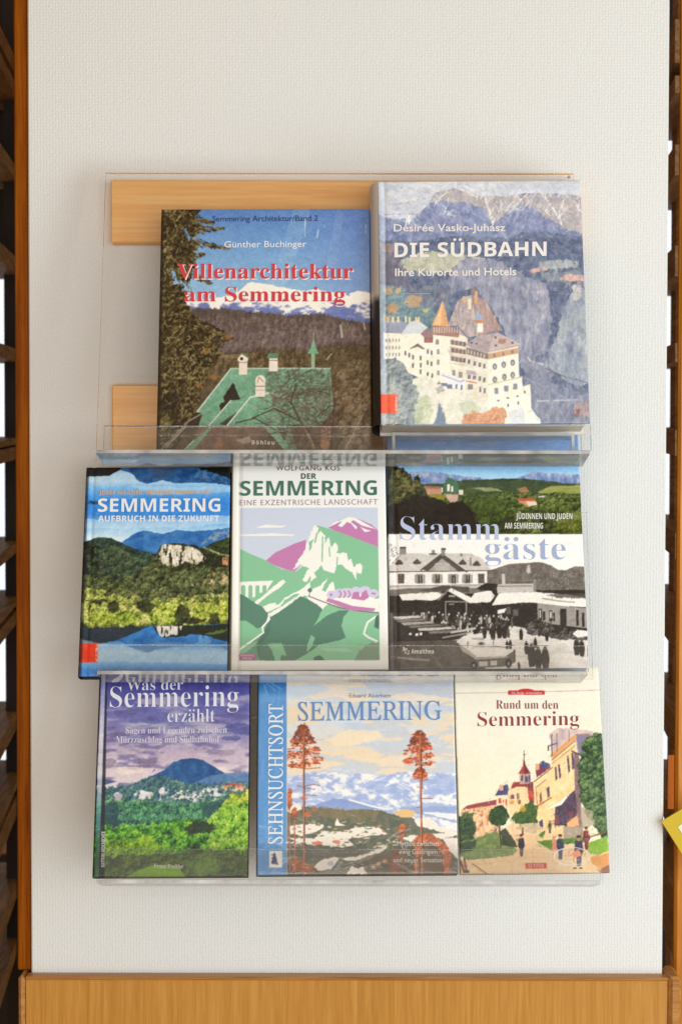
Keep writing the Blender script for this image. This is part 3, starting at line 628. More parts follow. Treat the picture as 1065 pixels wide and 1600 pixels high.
def art_station(p):
    rnd = np.random.RandomState(11)
    p.lay(p.X * 0 + 1, p.vgrad([(676, (112, 150, 206)), (700, (120, 162, 216)), (722, (126, 174, 226)), (742, (160, 206, 240)), (755, (196, 222, 240))]))
    p.lay((p.n(30, 5, 3, 1) > .6) * (p.Y < 700), (168, 178, 204), .4)
    p.ell(648, 728, 12, 2.5, (226, 230, 236), .8, rough=.4)
    m = p.m_under([(600, 748), (640, 740), (660, 738), (690, 741), (720, 746), (750, 748), (766, 752), (786, 756), (812, 748), (836, 738), (850, 741), (880, 742), (925, 743)], 1.6, 6)
    p.lay(m, p.ramp(p.n(5, 9, 4, 2) + (752 - p.Y) * .012, [(72, 104, 160), (110, 136, 182), (168, 176, 204), (222, 220, 226)]))
    p.under([(600, 760), (690, 758), (730, 752), (770, 751), (806, 749), (850, 753), (880, 757), (925, 758)], p.ramp(p.n(7, 4, 4, 3), [(52, 66, 48), (72, 86, 58), (98, 108, 72)]), rough=1.2)
    p.poly([(840, 772), (860, 762), (925, 760), (925, 772), (880, 776), (850, 775)], p.ramp(p.n(16, 3, 3, 4), [(126, 138, 72), (154, 160, 92), (172, 164, 104)]), rough=1.5)
    p.poly([(735, 765), (765, 764), (790, 770), (760, 770)], (150, 156, 112), rough=1.5); p.poly([(808, 766), (822, 763), (828, 771), (814, 772)], (166, 126, 88), rough=1)
    p.under([(600, 770), (720, 776), (790, 772), (840, 774), (925, 774)], p.ramp(p.bump(5, 4) * .8 + p.n(14, 10, 3, 5) * .4 - .1, [(36, 46, 24), (66, 80, 38), (98, 110, 56), (130, 138, 80)]), rough=4, rs=10)
    p.trees([(730, 784), (800, 776), (915, 772), (915, 838), (800, 838)], 150, 3, 6, [(28, 38, 18), (62, 76, 34), (98, 112, 54), (138, 146, 88)], 1)
    p.poly([(842, 778), (853, 777), (850, 780), (840, 780)], (216, 216, 206)); p.poly([(808, 782), (832, 781), (838, 787), (840, 792), (824, 794), (812, 788)], (206, 150, 120)); p.poly([(808, 782), (832, 781), (837, 785), (812, 786)], (190, 96, 70)); p.poly([(822, 786), (838, 787), (839, 792), (826, 794)], (226, 206, 186))
    # hotels in the trees
    p.poly([(664, 762), (690, 764), (690, 778), (668, 776)], (194, 150, 128), rough=1); p.poly([(662, 762), (690, 764), (688, 767), (664, 766)], (176, 116, 98))
    p.poly([(693, 760), (700, 748), (712, 752), (718, 764), (716, 776), (694, 772)], (84, 118, 92), rough=1.5); p.rects([(699, 759, 4, 11), (705, 762, 3, 9), (690, 764, 2, 8)], (232, 228, 214))
    p.poly([(693, 774), (716, 776), (714, 788), (708, 792), (700, 784)], (206, 172, 156), rough=1.5); p.rect(717, 768, 724, 776, (226, 218, 200)); p.ell(684, 779, 12, 5, (146, 136, 56), rough=.5)
    # dark trees
    p.leaves(p.m_poly([(600, 726), (615, 728), (630, 734), (640, 744), (646, 755), (652, 742), (658, 752), (662, 775), (660, 790), (600, 790)], 4, 6), [(24, 26, 18), (48, 52, 30), (84, 84, 48), (124, 118, 72)], 5, 6, 1.1)
    p.poly([(600, 796), (630, 782), (650, 774), (672, 780), (690, 783), (700, 790), (722, 785), (742, 800), (752, 822), (760, 842), (600, 842)], (48, 42, 36), rough=3)
    p.leaves(p.m_poly([(720, 780), (740, 772), (770, 776), (800, 800), (812, 842), (756, 842), (740, 806)], 4, 6), [(34, 42, 20), (70, 84, 40), (108, 122, 62)], 5, 7, 1.1, .8)
    p.leaves(p.m_poly([(865, 826), (890, 818), (925, 812), (925, 842), (860, 842)], 4, 6), [(44, 50, 20), (88, 96, 38), (140, 142, 70)], 5, 8, 1.1)
    p.trees([(612, 735), (640, 748), (656, 760), (655, 780), (612, 790)], 60, 3, 4, [(20, 22, 14), (48, 52, 30), (92, 92, 54), (136, 130, 82)], 2, 1.5)
    p.lay(p.m_rect(760, 800, 870, 842), (44, 44, 32), .45 * (p.n(8, 6, 3, 9) > .48))
    p.rect(590, 670, 614.5, 838, (70, 76, 84), .35)
    # lower half: sepia picture on white
    p.rect(590, 838, 930, 1060, (244, 240, 236))
    k0 = (62, 52, 45); k1 = (98, 86, 76); k2 = (150, 138, 128); k3 = (206, 196, 186); k4 = (238, 230, 222)
    m = p.m_under([(740, 900), (766, 894), (790, 886), (806, 884), (820, 883), (846, 882), (860, 887), (872, 894), (882, 894), (896, 889), (925, 888)], 1, 7) * (p.X > 744)
    p.lay(m, p.ramp(p.n(4, 7, 4, 10), [(96, 84, 74), (128, 114, 102), (158, 144, 130)]))
    p.poly([(822, 888), (826, 886), (828, 898), (823, 900)], k3, rough=2)
    p.lay(m * p.m_rect(830, 900, 925, 940), p.ramp(p.n(2, 3, 3, 11), [(80, 70, 62), (120, 108, 96), (186, 174, 160)]), .8)
    # villa of the station
    p.poly([(606, 888), (614, 884), (628, 868), (660, 868), (668, 872), (674, 868), (735, 868), (752, 876), (768, 896), (606, 897)], (216, 206, 196), rough=1)
    p.lay(p.m_poly([(612, 884), (628, 868), (735, 868), (765, 893), (608, 893)]), p.ramp(p.n(6, 2, 3, 12), [(188, 176, 166), (222, 212, 202)]), .5)
    p.poly([(606, 897), (760, 896), (760, 918), (606, 922)], k4)
    p.poly([(658, 893), (690, 870), (726, 896), (716, 897), (690, 877), (668, 896)], k1); p.poly([(668, 896), (690, 876), (715, 896)], (176, 164, 152)); p.rect(679, 884, 702, 895, (206, 196, 186)); p.rects([(680 + 3 * i, 885, 1, 9) for i in range(8)], k2); p.line([(657, 894), (690, 869), (728, 897)], 2.2, k1)
    p.line([(606, 897), (770, 895)], 1.6, k1); p.line([(612, 884), (628, 868)], 1.2, k2)
    for x, y in ((623, 882), (651, 881), (722, 882), (744, 884)):
        p.poly([(x - 7, y + 2), (x, y - 5), (x + 7, y + 2), (x + 4, y + 4), (x - 4, y + 4)], k1, rough=.6)
    p.rects([(624, 858, 10, 12), (689, 860, 6, 12), (674, 863, 5, 8), (733, 874, 3, 14), (718, 868, 4, 5)], k2); p.rects([(624, 858, 10, 3), (689, 860, 7, 3), (670, 868, 12, 2)], k1)
    p.lay(p.m_poly([(606, 852), (620, 856), (622, 876), (606, 886)], 5, 5) * (p.n(2, 2, 3, 13) > .55), k2)
    for x, s in ((621, 0), (650, 1), (677, 1), (702, 1), (724, 1), (746, 0)):
        p.rect(x, 900, x + 10, 915, (112, 92, 82) if not s else (150, 138, 126))
        if s:
            p.rect(x + 3, 902, x + 9, 914, (66, 54, 48)); p.line([(x + 6, 901), (x + 6, 914)], .8, k3); p.rects([(x - 3, 901, 3, 13), (x + 10.5, 901, 3, 13)], (168, 156, 146))
    p.rect(606, 918, 760, 926, (206, 198, 190)); p.line([(606, 919), (757, 917)], 1.4, k2)
    # awnings, halls
    p.rect(606, 925, 925, 1000, k0)
    p.poly([(606, 925), (640, 922), (690, 922), (760, 922), (760, 930), (606, 934)], (128, 116, 106)); p.poly([(655, 926), (690, 918), (732, 920), (732, 928), (690, 930)], k1)
    p.poly([(622, 932), (682, 928), (690, 932), (684, 938), (672, 942), (656, 940), (628, 941)], k4, rough=1); p.poly([(740, 930), (766, 926), (772, 934), (764, 944), (744, 944), (734, 938)], k4, rough=1)
    p.poly([(688, 948), (700, 925), (724, 942), (730, 950), (730, 990), (688, 990)], (56, 46, 40)); p.poly([(698, 926), (704, 922), (742, 940), (746, 945), (732, 945)], k4); p.line([(684, 940), (700, 924)], 2.4, k2)
    p.rects([(694, 943, 2, 28), (726, 943, 2.4, 28), (694, 942, 34, 2)], k2); p.rects([(700, 933, 10, 3), (700, 946, 8, 2)], (170, 158, 146))
    p.poly([(744, 922), (758, 914), (776, 916), (776, 926), (750, 926)], k0); p.poly([(775, 922), (778, 916), (833, 915), (836, 928), (776, 930)], (200, 190, 180)); p.rects([(778, 918, 52, 2)], k2); p.rect(783, 900, 788, 918, k3)
    p.line([(798, 914), (832, 913)], 3, k1, .6); p.rect(832, 908, 836, 930, k2)
    p.poly([(778, 930), (834, 928), (880, 932), (925, 938), (925, 952), (880, 950), (826, 944), (796, 946), (767, 949)], k4, rough=.8); p.poly([(850, 932), (925, 930), (925, 938), (870, 937)], k1, .8, rough=2)
    p.line([(846, 938), (870, 942), (896, 944)], 2, k2, .8)
    p.poly([(838, 945), (880, 950), (925, 954), (925, 985), (838, 975)], (164, 152, 142)); p.rects([(840, 954, 5, 18), (846, 958, 4, 14), (856, 956, 5, 17), (862, 960, 3, 13), (873, 954, 10, 26), (898, 956, 4, 24), (907, 960, 4, 22)], (66, 56, 50)); p.rects([(841, 956, 2, 12), (857, 958, 3, 10)], k3)
    p.poly([(776, 956), (790, 953), (786, 960), (776, 962)], k4); p.rect(790, 950, 796, 962, k1); p.rect(800, 955, 808, 965, (110, 98, 88))
    # square
    p.poly([(606, 986), (660, 984), (740, 982), (800, 980), (860, 992), (925, 996), (925, 1060), (700, 1060), (606, 1060)], p.ramp(p.n(20, 3, 4, 14), [(206, 194, 182), (226, 216, 206), (240, 232, 224)]))
    p.leaves(p.m_poly([(820, 975), (840, 970), (860, 976), (866, 992), (880, 984), (900, 986), (925, 994), (925, 1002), (870, 1000), (820, 992)], 3, 4), [(40, 34, 30), (84, 74, 66), (160, 148, 138)], 3, 15, 1.3)
    p.poly([(892, 992), (900, 986), (915, 988), (925, 993), (915, 996), (900, 998)], k4)
    # crowd
    for i in range(150):
        x = rnd.uniform(640, 800); y = rnd.uniform(962, 986) + (x > 740) * 4
        c = [k0, (52, 44, 38), k1, k3, (120, 108, 98)][rnd.choice(5, p=[.36, .26, .16, .12, .10])]
        p.ell(x, y + 4, rnd.uniform(1.5, 2.6), rnd.uniform(4, 7), c, .9); p.ell(x, y - 3, 1.4, 1.6, k3 if rnd.rand() < .5 else k1)
    # row of cars
    p.poly([(606, 960), (634, 960), (650, 966), (700, 982), (730, 990), (716, 1000), (690, 1004), (606, 1010)], (72, 62, 54))
    for i in range(6):
        x, y = 612 + i * 4 + i * i * 1.4, 966 + i * 4.4
        p.poly([(x, y), (x + 40 + i * 3, y - 2), (x + 46 + i * 3, y + 1), (x + 4, y + 4.4)], [k3, (140, 128, 118), (176, 164, 152), (128, 116, 106)][i % 4], rough=.8)
        p.line([(x + 4, y + 5), (x + 44, y + 3)], 1, (46, 38, 34))
    p.rects([(648, 991, 4, 4), (654, 990, 4, 4), (638, 991, 4, 3)], k4)
    p.poly([(606, 1004), (690, 1002), (712, 1002), (740, 1020), (756, 1046), (606, 1060)], p.ramp(p.n(8, 5, 4, 16), [(86, 74, 64), (108, 94, 82), (126, 112, 98)]))
    p.line([(606, 1026), (640, 1030), (668, 1032)], 3, (176, 164, 152), .8); p.line([(676, 1026), (690, 1046)], 1.6, k2, .7); p.line([(704, 990), (740, 984)], 3, k3); p.line([(690, 998), (735, 990)], 2, (176, 164, 152))
    # the pale touring car in front
    p.poly([(711, 1004), (722, 996), (756, 990), (772, 998), (790, 1012), (792, 1022), (786, 1028), (742, 1028), (726, 1016)], (236, 226, 216)); p.poly([(742, 1028), (788, 1026), (800, 1018), (802, 1036), (784, 1042), (744, 1044)], (120, 106, 94)); p.rects([(746, 1034, 14, 7), (764, 1033, 10, 7)], k3); p.line([(740, 1030), (790, 1027)], 1.6, k3)
    p.poly([(734, 998), (756, 998), (754, 1002), (736, 1001)], (190, 178, 166)); p.ell(750, 1008, 6, 4, (176, 164, 152)); p.ell(750, 1007, 3, 2, (96, 84, 74)); p.rect(800, 1016, 803, 1034, k1)
    p.rects([(737, 1011, 44, 1.2), (728, 1003, 2, 10)], (150, 138, 126)); p.ell(738, 1040, 5, 6, (50, 42, 38)); p.ell(738, 1040, 2, 2.6, (170, 158, 146)); p.ell(792, 1037, 5, 7, (50, 42, 38)); p.ell(792, 1037, 2, 2.8, (170, 158, 146)); p.line([(770, 998), (768, 1010), (788, 1013)], 1.2, (110, 98, 88)); p.poly([(714, 1006), (726, 1014), (742, 1026), (742, 1031), (720, 1018)], (186, 174, 162))
    # walkers
    for x, y, h in ((812, 986, 16), (852, 990, 14), (790, 1004, 12), (795, 1003, 13), (828, 1012, 32), (838, 1016, 30), (849, 1016, 32), (820, 1006, 18), (834, 1000, 14), (898, 1002, 24), (906, 1004, 24), (768, 980, 22), (778, 978, 22), (786, 980, 20), (755, 984, 16), (808, 1036, 10)):
        p.poly([(x - h * .13, y), (x + h * .13, y), (x + h * .22, y + h * .45), (x + h * .14, y + h * .95), (x - h * .12, y + h * .95), (x - h * .2, y + h * .4)], (66, 54, 46), rough=.6); p.ell(x, y - h * .06, h * .09, h * .11, (110, 92, 80))
    p.poly([(606, 965), (620, 968), (620, 1060), (606, 1060)], (66, 58, 54), .5)
    p.rect(590, 670, 614.5, 838, (150, 160, 172), .10); p.rect(590, 960, 613, 1060, (176, 176, 180), .35)
    p.lay(p.m_rect(614, 670, 617, 838), (30, 28, 28), .35)
    g = p.C.mean(-1, keepdims=True); k = (p.Y > 838)[..., None] * .55; p.C = p.C * (1 - k) + g * np.array([1.01, 1.0, .985]) * k
    for i in range(900):
        x, y = rnd.uniform(610, 915), rnd.uniform(868, 1044); w = p._win(x, y, x + 1, y + 1)
        c = p.C[w].mean() + rnd.uniform(-42, 42); a = rnd.choice([0, 0, 1.57, .3]); L = rnd.uniform(1.5, 6)
        p.line([(x, y), (x + np.cos(a) * L, y + np.sin(a) * L)], rnd.uniform(.6, 1.4), (c + 2, c, c - 3), .5)
    p.soft(9)
    p.grain(6, 1.5)


def art_legends(p):
    p.lay(p.X * 0 + 1, p.vgrad([(1045, (60, 58, 124)), (1075, (78, 78, 150)), (1120, (116, 116, 172)), (1150, (140, 134, 176)), (1180, (188, 172, 190)), (1215, (214, 198, 204)), (1245, (220, 212, 218))]))
    p.lay(sstep(.46, .66, p.n(46, 13, 4, 1)) * (p.Y > 1085), (212, 202, 206), .55); p.lay(sstep(.5, .68, p.n(34, 9, 4, 2)) * (p.Y > 1110), (96, 90, 142), .6)
    for x, y, rx, ry, c in ((228, 1128, 26, 4, (92, 104, 160)), (228, 1196, 18, 7, (128, 114, 140)), (376, 1142, 24, 8, (78, 84, 146)), (360, 1156, 16, 4, (80, 86, 146)), (170, 1196, 12, 7, (134, 120, 142)), (180, 1150, 20, 4, (106, 100, 140)), (345, 1178, 24, 5, (160, 142, 164)), (200, 1206, 26, 6, (232, 216, 206)), (330, 1205, 30, 5, (230, 216, 216))):
        p.ell(x, y, rx, ry, c, .65, rough=.55, rs=9)
    p.poly([(140, 1222), (165, 1220), (183, 1224), (165, 1229), (140, 1230)], (92, 106, 140))
    p.lay(p.m_under([(140, 1247), (185, 1240), (205, 1230), (222, 1222), (240, 1214), (256, 1206), (270, 1194), (284, 1189), (300, 1187), (316, 1190), (335, 1201), (352, 1212), (366, 1216), (395, 1210)], 1, 4), p.ramp(p.n(9, 14, 4, 3), [(24, 66, 116), (44, 94, 148), (80, 126, 168)]))
    p.under([(140, 1300), (330, 1214), (352, 1211), (395, 1209)], p.ramp(p.n(7, 6, 3, 4), [(84, 122, 168), (120, 150, 186)]), .8)
    p.poly([(238, 1210), (242, 1203), (242, 1206)], (40, 60, 80))
    p.leaves(p.m_under([(140, 1242), (160, 1236), (200, 1232), (225, 1221), (250, 1216), (290, 1228), (330, 1230), (360, 1228), (395, 1226)], 3, 6, spiky=4), [(30, 62, 84), (56, 96, 110), (92, 130, 124), (140, 168, 140)], 5, 5, 1.1)
    # village
    p.lay(p.m_poly([(205, 1242), (225, 1238), (300, 1236), (340, 1232), (350, 1246), (300, 1252), (240, 1252)], 6, 8) * sstep(.46, .62, p.n(4, 3, 3, 6)), p.ramp(p.n(4, 4, 2, 7), [(176, 176, 186), (226, 220, 220), (214, 206, 150)]))
    for x, y, r in ((292, 1236, 5), (307, 1238, 5), (336, 1240, 9), (305, 1254, 4), (220, 1244, 10), (256, 1238, 8), (184, 1246, 6), (303, 1246, 3)):
        p.ell(x, y, r, r * .7, (228, 222, 224), .85, rough=.5)
    p.poly([(346, 1232), (352, 1229), (366, 1228), (385, 1231), (384, 1236), (350, 1236)], (214, 150, 130)); p.poly([(350, 1230), (366, 1225), (384, 1230)], (170, 96, 90)); p.rect(352, 1234, 384, 1238, (226, 204, 150))
    p.rect(180, 1243, 191, 1254, (176, 168, 186))
    # woods
    p.leaves(p.m_under([(140, 1252), (190, 1256), (250, 1258), (300, 1262), (345, 1250), (395, 1240)], 5, 8), [(22, 50, 58), (46, 88, 84), (84, 128, 96), (130, 168, 116), (176, 200, 140)], 6.5, 8, 1.15)
    p.trees([(165, 1250), (240, 1256), (300, 1260), (345, 1248), (345, 1285), (165, 1290)], 230, 3, 5, [(20, 48, 62), (44, 84, 86), (86, 130, 104), (140, 176, 130)], 1, 1.2)
    p.trees([(165, 1236), (220, 1226), (260, 1222), (330, 1234), (390, 1228), (390, 1240), (165, 1250)], 60, 2, 3.2, [(30, 60, 90), (60, 100, 116), (104, 142, 130)], 2, 1.4)
    p.poly([(315, 1262), (328, 1256), (345, 1252), (355, 1262), (348, 1274), (322, 1276)], (52, 78, 96), .7, rough=4); p.poly([(160, 1262), (180, 1254), (188, 1270), (182, 1296), (160, 1296)], (40, 66, 92), .7, rough=4)
    p.leaves(p.m_under([(140, 1300), (180, 1296), (230, 1300), (262, 1284), (300, 1282), (332, 1282), (346, 1262), (395, 1240)], 6, 8), [(16, 42, 26), (38, 82, 34), (76, 128, 40), (124, 166, 46), (180, 196, 60)], 7.5, 9, 1.25)
    p.leaves(p.m_poly([(346, 1262), (362, 1244), (395, 1236), (395, 1330), (330, 1330), (326, 1290)], 5, 7), [(44, 64, 20), (92, 124, 34), (134, 164, 46), (176, 188, 66), (204, 196, 84)], 5, 10, 1.2)
    p.trees([(162, 1296), (262, 1290), (340, 1284), (330, 1330), (162, 1335)], 150, 4, 7, [(12, 36, 22), (34, 80, 30), (78, 134, 40), (130, 172, 50), (188, 202, 70)], 3)
    p.trees([(346, 1262), (362, 1246), (390, 1238), (390, 1330), (330, 1330), (326, 1290)], 150, 4, 6, [(36, 58, 16), (88, 124, 30), (138, 168, 46), (186, 196, 72), (214, 206, 96)], 4)
    p.trees([(170, 1320), (240, 1312), (246, 1330), (200, 1346), (165, 1350)], 60, 4, 6, [(58, 80, 14), (120, 140, 26), (182, 190, 44), (218, 216, 78)], 5)
    p.trees([(162, 1340), (240, 1336), (390, 1332), (390, 1366), (300, 1368), (262, 1350), (180, 1366)], 90, 5, 7, [(30, 42, 18), (66, 80, 32), (104, 116, 48), (146, 150, 74)], 6)
    p.poly([(288, 1296), (300, 1286), (320, 1284), (336, 1290), (330, 1302), (296, 1306)], (34, 46, 36), .8, rough=4)
    p.leaves(p.m_poly([(155, 1330), (175, 1312), (200, 1318), (222, 1306), (242, 1310), (250, 1326), (240, 1340), (200, 1350), (155, 1360)], 5, 8), [(58, 80, 14), (120, 140, 26), (176, 186, 40), (210, 210, 66)], 6, 11, 1.2)
    p.leaves(p.m_poly([(140, 1345), (190, 1338), (240, 1336), (300, 1330), (395, 1328), (395, 1375), (140, 1375)], 6, 10), [(36, 50, 20), (70, 84, 36), (106, 116, 50), (140, 142, 70)], 6, 12, 1.1)
    p.poly([(190, 1376), (215, 1362), (240, 1353), (262, 1352), (284, 1358), (292, 1372), (292, 1376)], p.ramp(p.n(20, 4, 3, 13), [(140, 160, 30), (172, 188, 46)]), rough=1.5)
    p.leaves(p.m_ell(318, 1352, 24, 16, rough=.4), [(66, 84, 28), (112, 130, 48), (150, 160, 72)], 5, 14)
    p.poly([(190, 1376), (215, 1362), (240, 1353), (262, 1352), (284, 1358), (292, 1372), (292, 1376)], p.ramp(p.n(20, 4, 3, 13), [(140, 160, 30), (172, 188, 46)]), rough=1.5)
    p.lay(p.m_poly([(130, 1040), (157, 1040), (147, 1390), (130, 1390)]), (26, 26, 34))
    p.lay(p.m_poly([(157.5, 1040), (164, 1040), (155.5, 1390), (148.5, 1390)]), p.vgrad([(1060, (150, 160, 200)), (1150, (214, 216, 222)), (1235, (190, 200, 214)), (1290, (110, 136, 158)), (1340, (64, 92, 84)), (1372, (90, 116, 86))]), .75)
    p.lay(p.m_poly([(164, 1040), (166.5, 1040), (164, 1390), (155.5, 1390)]), (36, 32, 46), .8)
    r = np.random.RandomState(77); xs = (p.X.min(), p.X.max())
    for i in range(2600):
        x, y = r.uniform(*xs), r.uniform(1225, 1352); w = p._win(x, y, x + .8, y + .8)
        if w is None:
            continue
        c = p.C[w].mean((0, 1))
        if c[2] > c[1] - 4 or x < xs[0] + 20:
            continue
        p.line([(x, y), (x + r.uniform(-1, 1), y + r.uniform(.8, 2.4))], r.uniform(.8, 1.6), c * (r.uniform(.45, .8) if r.rand() < .5 else r.uniform(1.15, 1.5)), .7)
    k = ((p.Y > 1256) & (p.C[..., 1] > p.C[..., 0] * .95))[..., None]; p.C = np.where(k, p.C * np.array([.80, .97, .92]), p.C)
    p.soft(10)
    p.grain(6, 1.5)


def art_longing(p):
    rnd = np.random.RandomState(21)
    p.lay(p.X * 0 + 1, p.vgrad([(1055, (222, 208, 190)), (1085, (226, 214, 200)), (1130, (214, 218, 222)), (1180, (226, 216, 200)), (1200, (222, 220, 216)), (1216, (206, 214, 226))]))
    t = p.n(60, 12, 4, 1)
    p.lay(sstep(.5, .55, t), (236, 214, 182), .75); p.lay(sstep(.5, .46, p.n(52, 10, 4, 2)), (188, 202, 222), .6)
    p.poly([(448, 1070), (500, 1070), (520, 1078), (490, 1086), (448, 1092)], (196, 208, 224), .8, rough=3, rs=9); p.poly([(560, 1064), (712, 1062), (712, 1092), (640, 1084), (590, 1090)], (186, 196, 214), .75, rough=4, rs=12)
    p.poly([(510, 1158), (540, 1142), (590, 1144), (600, 1154), (560, 1166), (520, 1168)], (240, 222, 194), .9, rough=3, rs=9)
    # snowy alps
    m = p.m_under([(445, 1222), (470, 1212), (490, 1208), (505, 1213), (525, 1209), (545, 1214), (560, 1210), (600, 1214), (620, 1210), (640, 1208), (655, 1214), (680, 1210), (715, 1211)], 1.5, 6)
    n = p.n(11, 8, 4, 3)
    p.lay(m, p.ramp(sstep(.34, .62, n), [(166, 182, 220), (198, 208, 230), (238, 236, 234)]))
    for q in ([(448, 1222), (480, 1212), (500, 1226), (470, 1236), (450, 1240)], [(560, 1230), (590, 1216), (612, 1212), (600, 1232), (640, 1224), (648, 1240), (600, 1244)], [(660, 1216), (690, 1212), (715, 1214), (715, 1240), (690, 1246), (668, 1236)], [(455, 1250), (500, 1240), (560, 1248), (600, 1256), (560, 1262), (500, 1258)], [(620, 1262), (680, 1256), (715, 1262), (715, 1272), (650, 1272)]):
        p.poly(q, (160, 178, 220), .75, rough=4, rs=6)
    for i in range(90):
        x, y = rnd.uniform(448, 712), rnd.uniform(1212, 1262); L = rnd.uniform(4, 16); s = rnd.uniform(-.5, .9)
        p.line([(x, y), (x + L, y + L * s * .6)], rnd.uniform(.8, 2.6), [(244, 242, 238), (172, 188, 224), (226, 228, 236)][rnd.randint(3)], .7)
    p.poly([(480, 1264), (520, 1250), (545, 1252), (580, 1262), (600, 1266), (560, 1270)], (140, 160, 208), .9, rough=2); p.line([(545, 1252), (580, 1262), (606, 1267)], 2.5, (244, 240, 236)); p.poly([(620, 1264), (715, 1262), (715, 1290), (680, 1280), (650, 1274)], (150, 168, 208), .8, rough=2); p.poly([(652, 1270), (715, 1274), (715, 1284), (690, 1280)], (240, 238, 236), .9, rough=2)
    # hills
    dk = p.ramp(p.n(6, 5, 4, 4), [(84, 92, 84), (108, 112, 96), (136, 134, 112)])
    p.under([(445, 1270), (470, 1262), (500, 1264), (540, 1268), (560, 1267), (592, 1268), (610, 1274), (640, 1280), (680, 1296), (715, 1302)], dk, rough=2)
    p.poly([(612, 1272), (632, 1266), (648, 1270), (646, 1278), (626, 1280)], (226, 190, 134), rough=1.5); p.lay(p.m_poly([(480, 1262), (540, 1266), (600, 1270), (570, 1284), (500, 1278)], 4, 6), (150, 128, 88), .45)
    sn = (236, 228, 216)
    for q in ([(445, 1264), (470, 1256), (472, 1266), (455, 1274)], [(452, 1292), (480, 1290), (506, 1290), (498, 1300), (470, 1308), (452, 1304)], [(450, 1310), (490, 1312), (505, 1300), (530, 1302), (552, 1296), (550, 1308), (520, 1318), (490, 1322), (460, 1316)], [(555, 1294), (590, 1294), (604, 1304), (580, 1308), (540, 1312), (552, 1322), (520, 1326), (500, 1320)], [(646, 1282), (668, 1278), (685, 1292), (715, 1302), (715, 1306), (680, 1300), (650, 1292)], [(490, 1356), (500, 1344), (520, 1338), (530, 1342), (560, 1338), (600, 1322), (606, 1324), (590, 1334), (550, 1346), (530, 1342), (516, 1358), (502, 1362)], [(560, 1330), (580, 1324), (606, 1320), (590, 1332)], [(598, 1302), (620, 1310), (640, 1308), (700, 1302), (715, 1306), (690, 1312), (640, 1316)], [(690, 1312), (715, 1310), (715, 1345), (700, 1330)], [(540, 1366), (548, 1352), (560, 1354), (572, 1362), (572, 1368)], [(524, 1284), (530, 1290), (524, 1290)], [(445, 1316), (470, 1318), (470, 1322), (445, 1320)]):
        p.poly(q, sn, rough=2.2, rs=5)
    for i in range(120):
        x, y = rnd.uniform(450, 620), rnd.uniform(1284, 1326); c = [(96, 100, 84), (236, 228, 214), (206, 170, 110), (210, 110, 80), (130, 140, 120)][rnd.choice(5, p=[.4, .25, .15, .1, .1])]
        p.line([(x, y), (x + rnd.uniform(2, 6), y + rnd.uniform(-1, 1))], rnd.uniform(1, 2.4), c, .8)
    p.ell(495, 1319, 8, 3.5, (214, 110, 76), .8, rough=.5); p.ell(525, 1317, 6, 3, (210, 120, 90), .8, rough=.5); p.poly([(523, 1292), (526, 1280), (530, 1288), (540, 1292)], (240, 234, 222)); p.ell(516, 1350, 5, 4, (170, 182, 214), .8)
    p.poly([(445, 1318), (480, 1322), (560, 1326), (600, 1324), (570, 1336), (500, 1342), (470, 1340), (445, 1345)], (98, 100, 88), .85, rough=3)
    p.under([(445, 1352), (480, 1348), (500, 1362), (530, 1358), (560, 1346), (600, 1332), (640, 1326), (680, 1330), (715, 1345)], p.ramp(p.n(5, 5, 4, 6), [(76, 70, 58), (104, 94, 76), (130, 112, 88)]), .92, rough=2)
    p.poly([(540, 1366), (548, 1354), (556, 1358), (566, 1354), (572, 1366)], sn, rough=2)
    # rust bushes on the right
    ru = [(112, 74, 52), (166, 96, 62), (206, 118, 76), (226, 146, 96)]
    m = p.m_poly([(642, 1368), (648, 1330), (644, 1314), (656, 1304), (672, 1304), (684, 1312), (698, 1324), (704, 1340), (698, 1368)], 3, 5)
    p.lay(m, (112, 92, 74)); p.leaves(m * (1 - p.m_poly([(650, 1368), (654, 1322), (670, 1316), (688, 1330), (692, 1368)], 3, 5)), ru, 4, 7, 1.2)
    p.leaves(p.m_ell(627.5, 1299, 6.6, 10, rough=.2), ru, 4, 8, 1.1); p.leaves(p.m_ell(625, 1313, 4, 5, rough=.3), ru, 4, 8, 1); p.line([(627, 1308), (628, 1366)], 1.6, (170, 110, 80), .8)
    p.leaves(p.m_poly([(606, 1368), (608, 1340), (616, 1328), (626, 1334), (622, 1368)], 3, 4), [(98, 82, 66), (150, 96, 70), (196, 120, 84)], 4, 9, 1, .8)
    for x, y in ((590, 1350), (582, 1356), (600, 1346)):
        p.ell(x, y, 3.6, 3, (206, 150, 110), .8, rough=.4)

    def pine(cx, top, bot, trunk_bot, hw, seed):
        r = np.random.RandomState(seed)
        L = bot - top
        for i in range(760):
            t = r.rand() ** .85; y = top + t * L
            w = hw * np.interp(t, [0, .06, .2, .4, .55, .8, .92, 1], [.12, .26, .42, .66, .86, 1.0, .92, .6])
            x = cx + r.uniform(-1, 1) * w
            lay_ = np.sin(t * 26 + x * .12)
            if t > .42 and lay_ > .15 and abs(x - cx) > 3 and r.rand() < .8:
                continue
            k = r.rand()
            c = [(116, 62, 44), (178, 84, 56), (222, 122, 82), (242, 186, 150), (150, 74, 50)][r.choice(5, p=[.5, .18, .12, .02, .18] if t < .45 else [.10, .26, .34, .14, .16])]
            dx = (x - cx) * .22 + r.uniform(-3, 3)
            p.line([(x, y), (x + dx, y + r.uniform(.2, 2.0))], r.uniform(1.0, 2.6), c, .85)
        p.line([(cx + 1, top + 10), (cx + 2, trunk_bot)], 2.6, (190, 118, 78)); p.line([(cx + 2.6, top + 30), (cx + 3, trunk_bot - 40)], 1, (70, 48, 40))
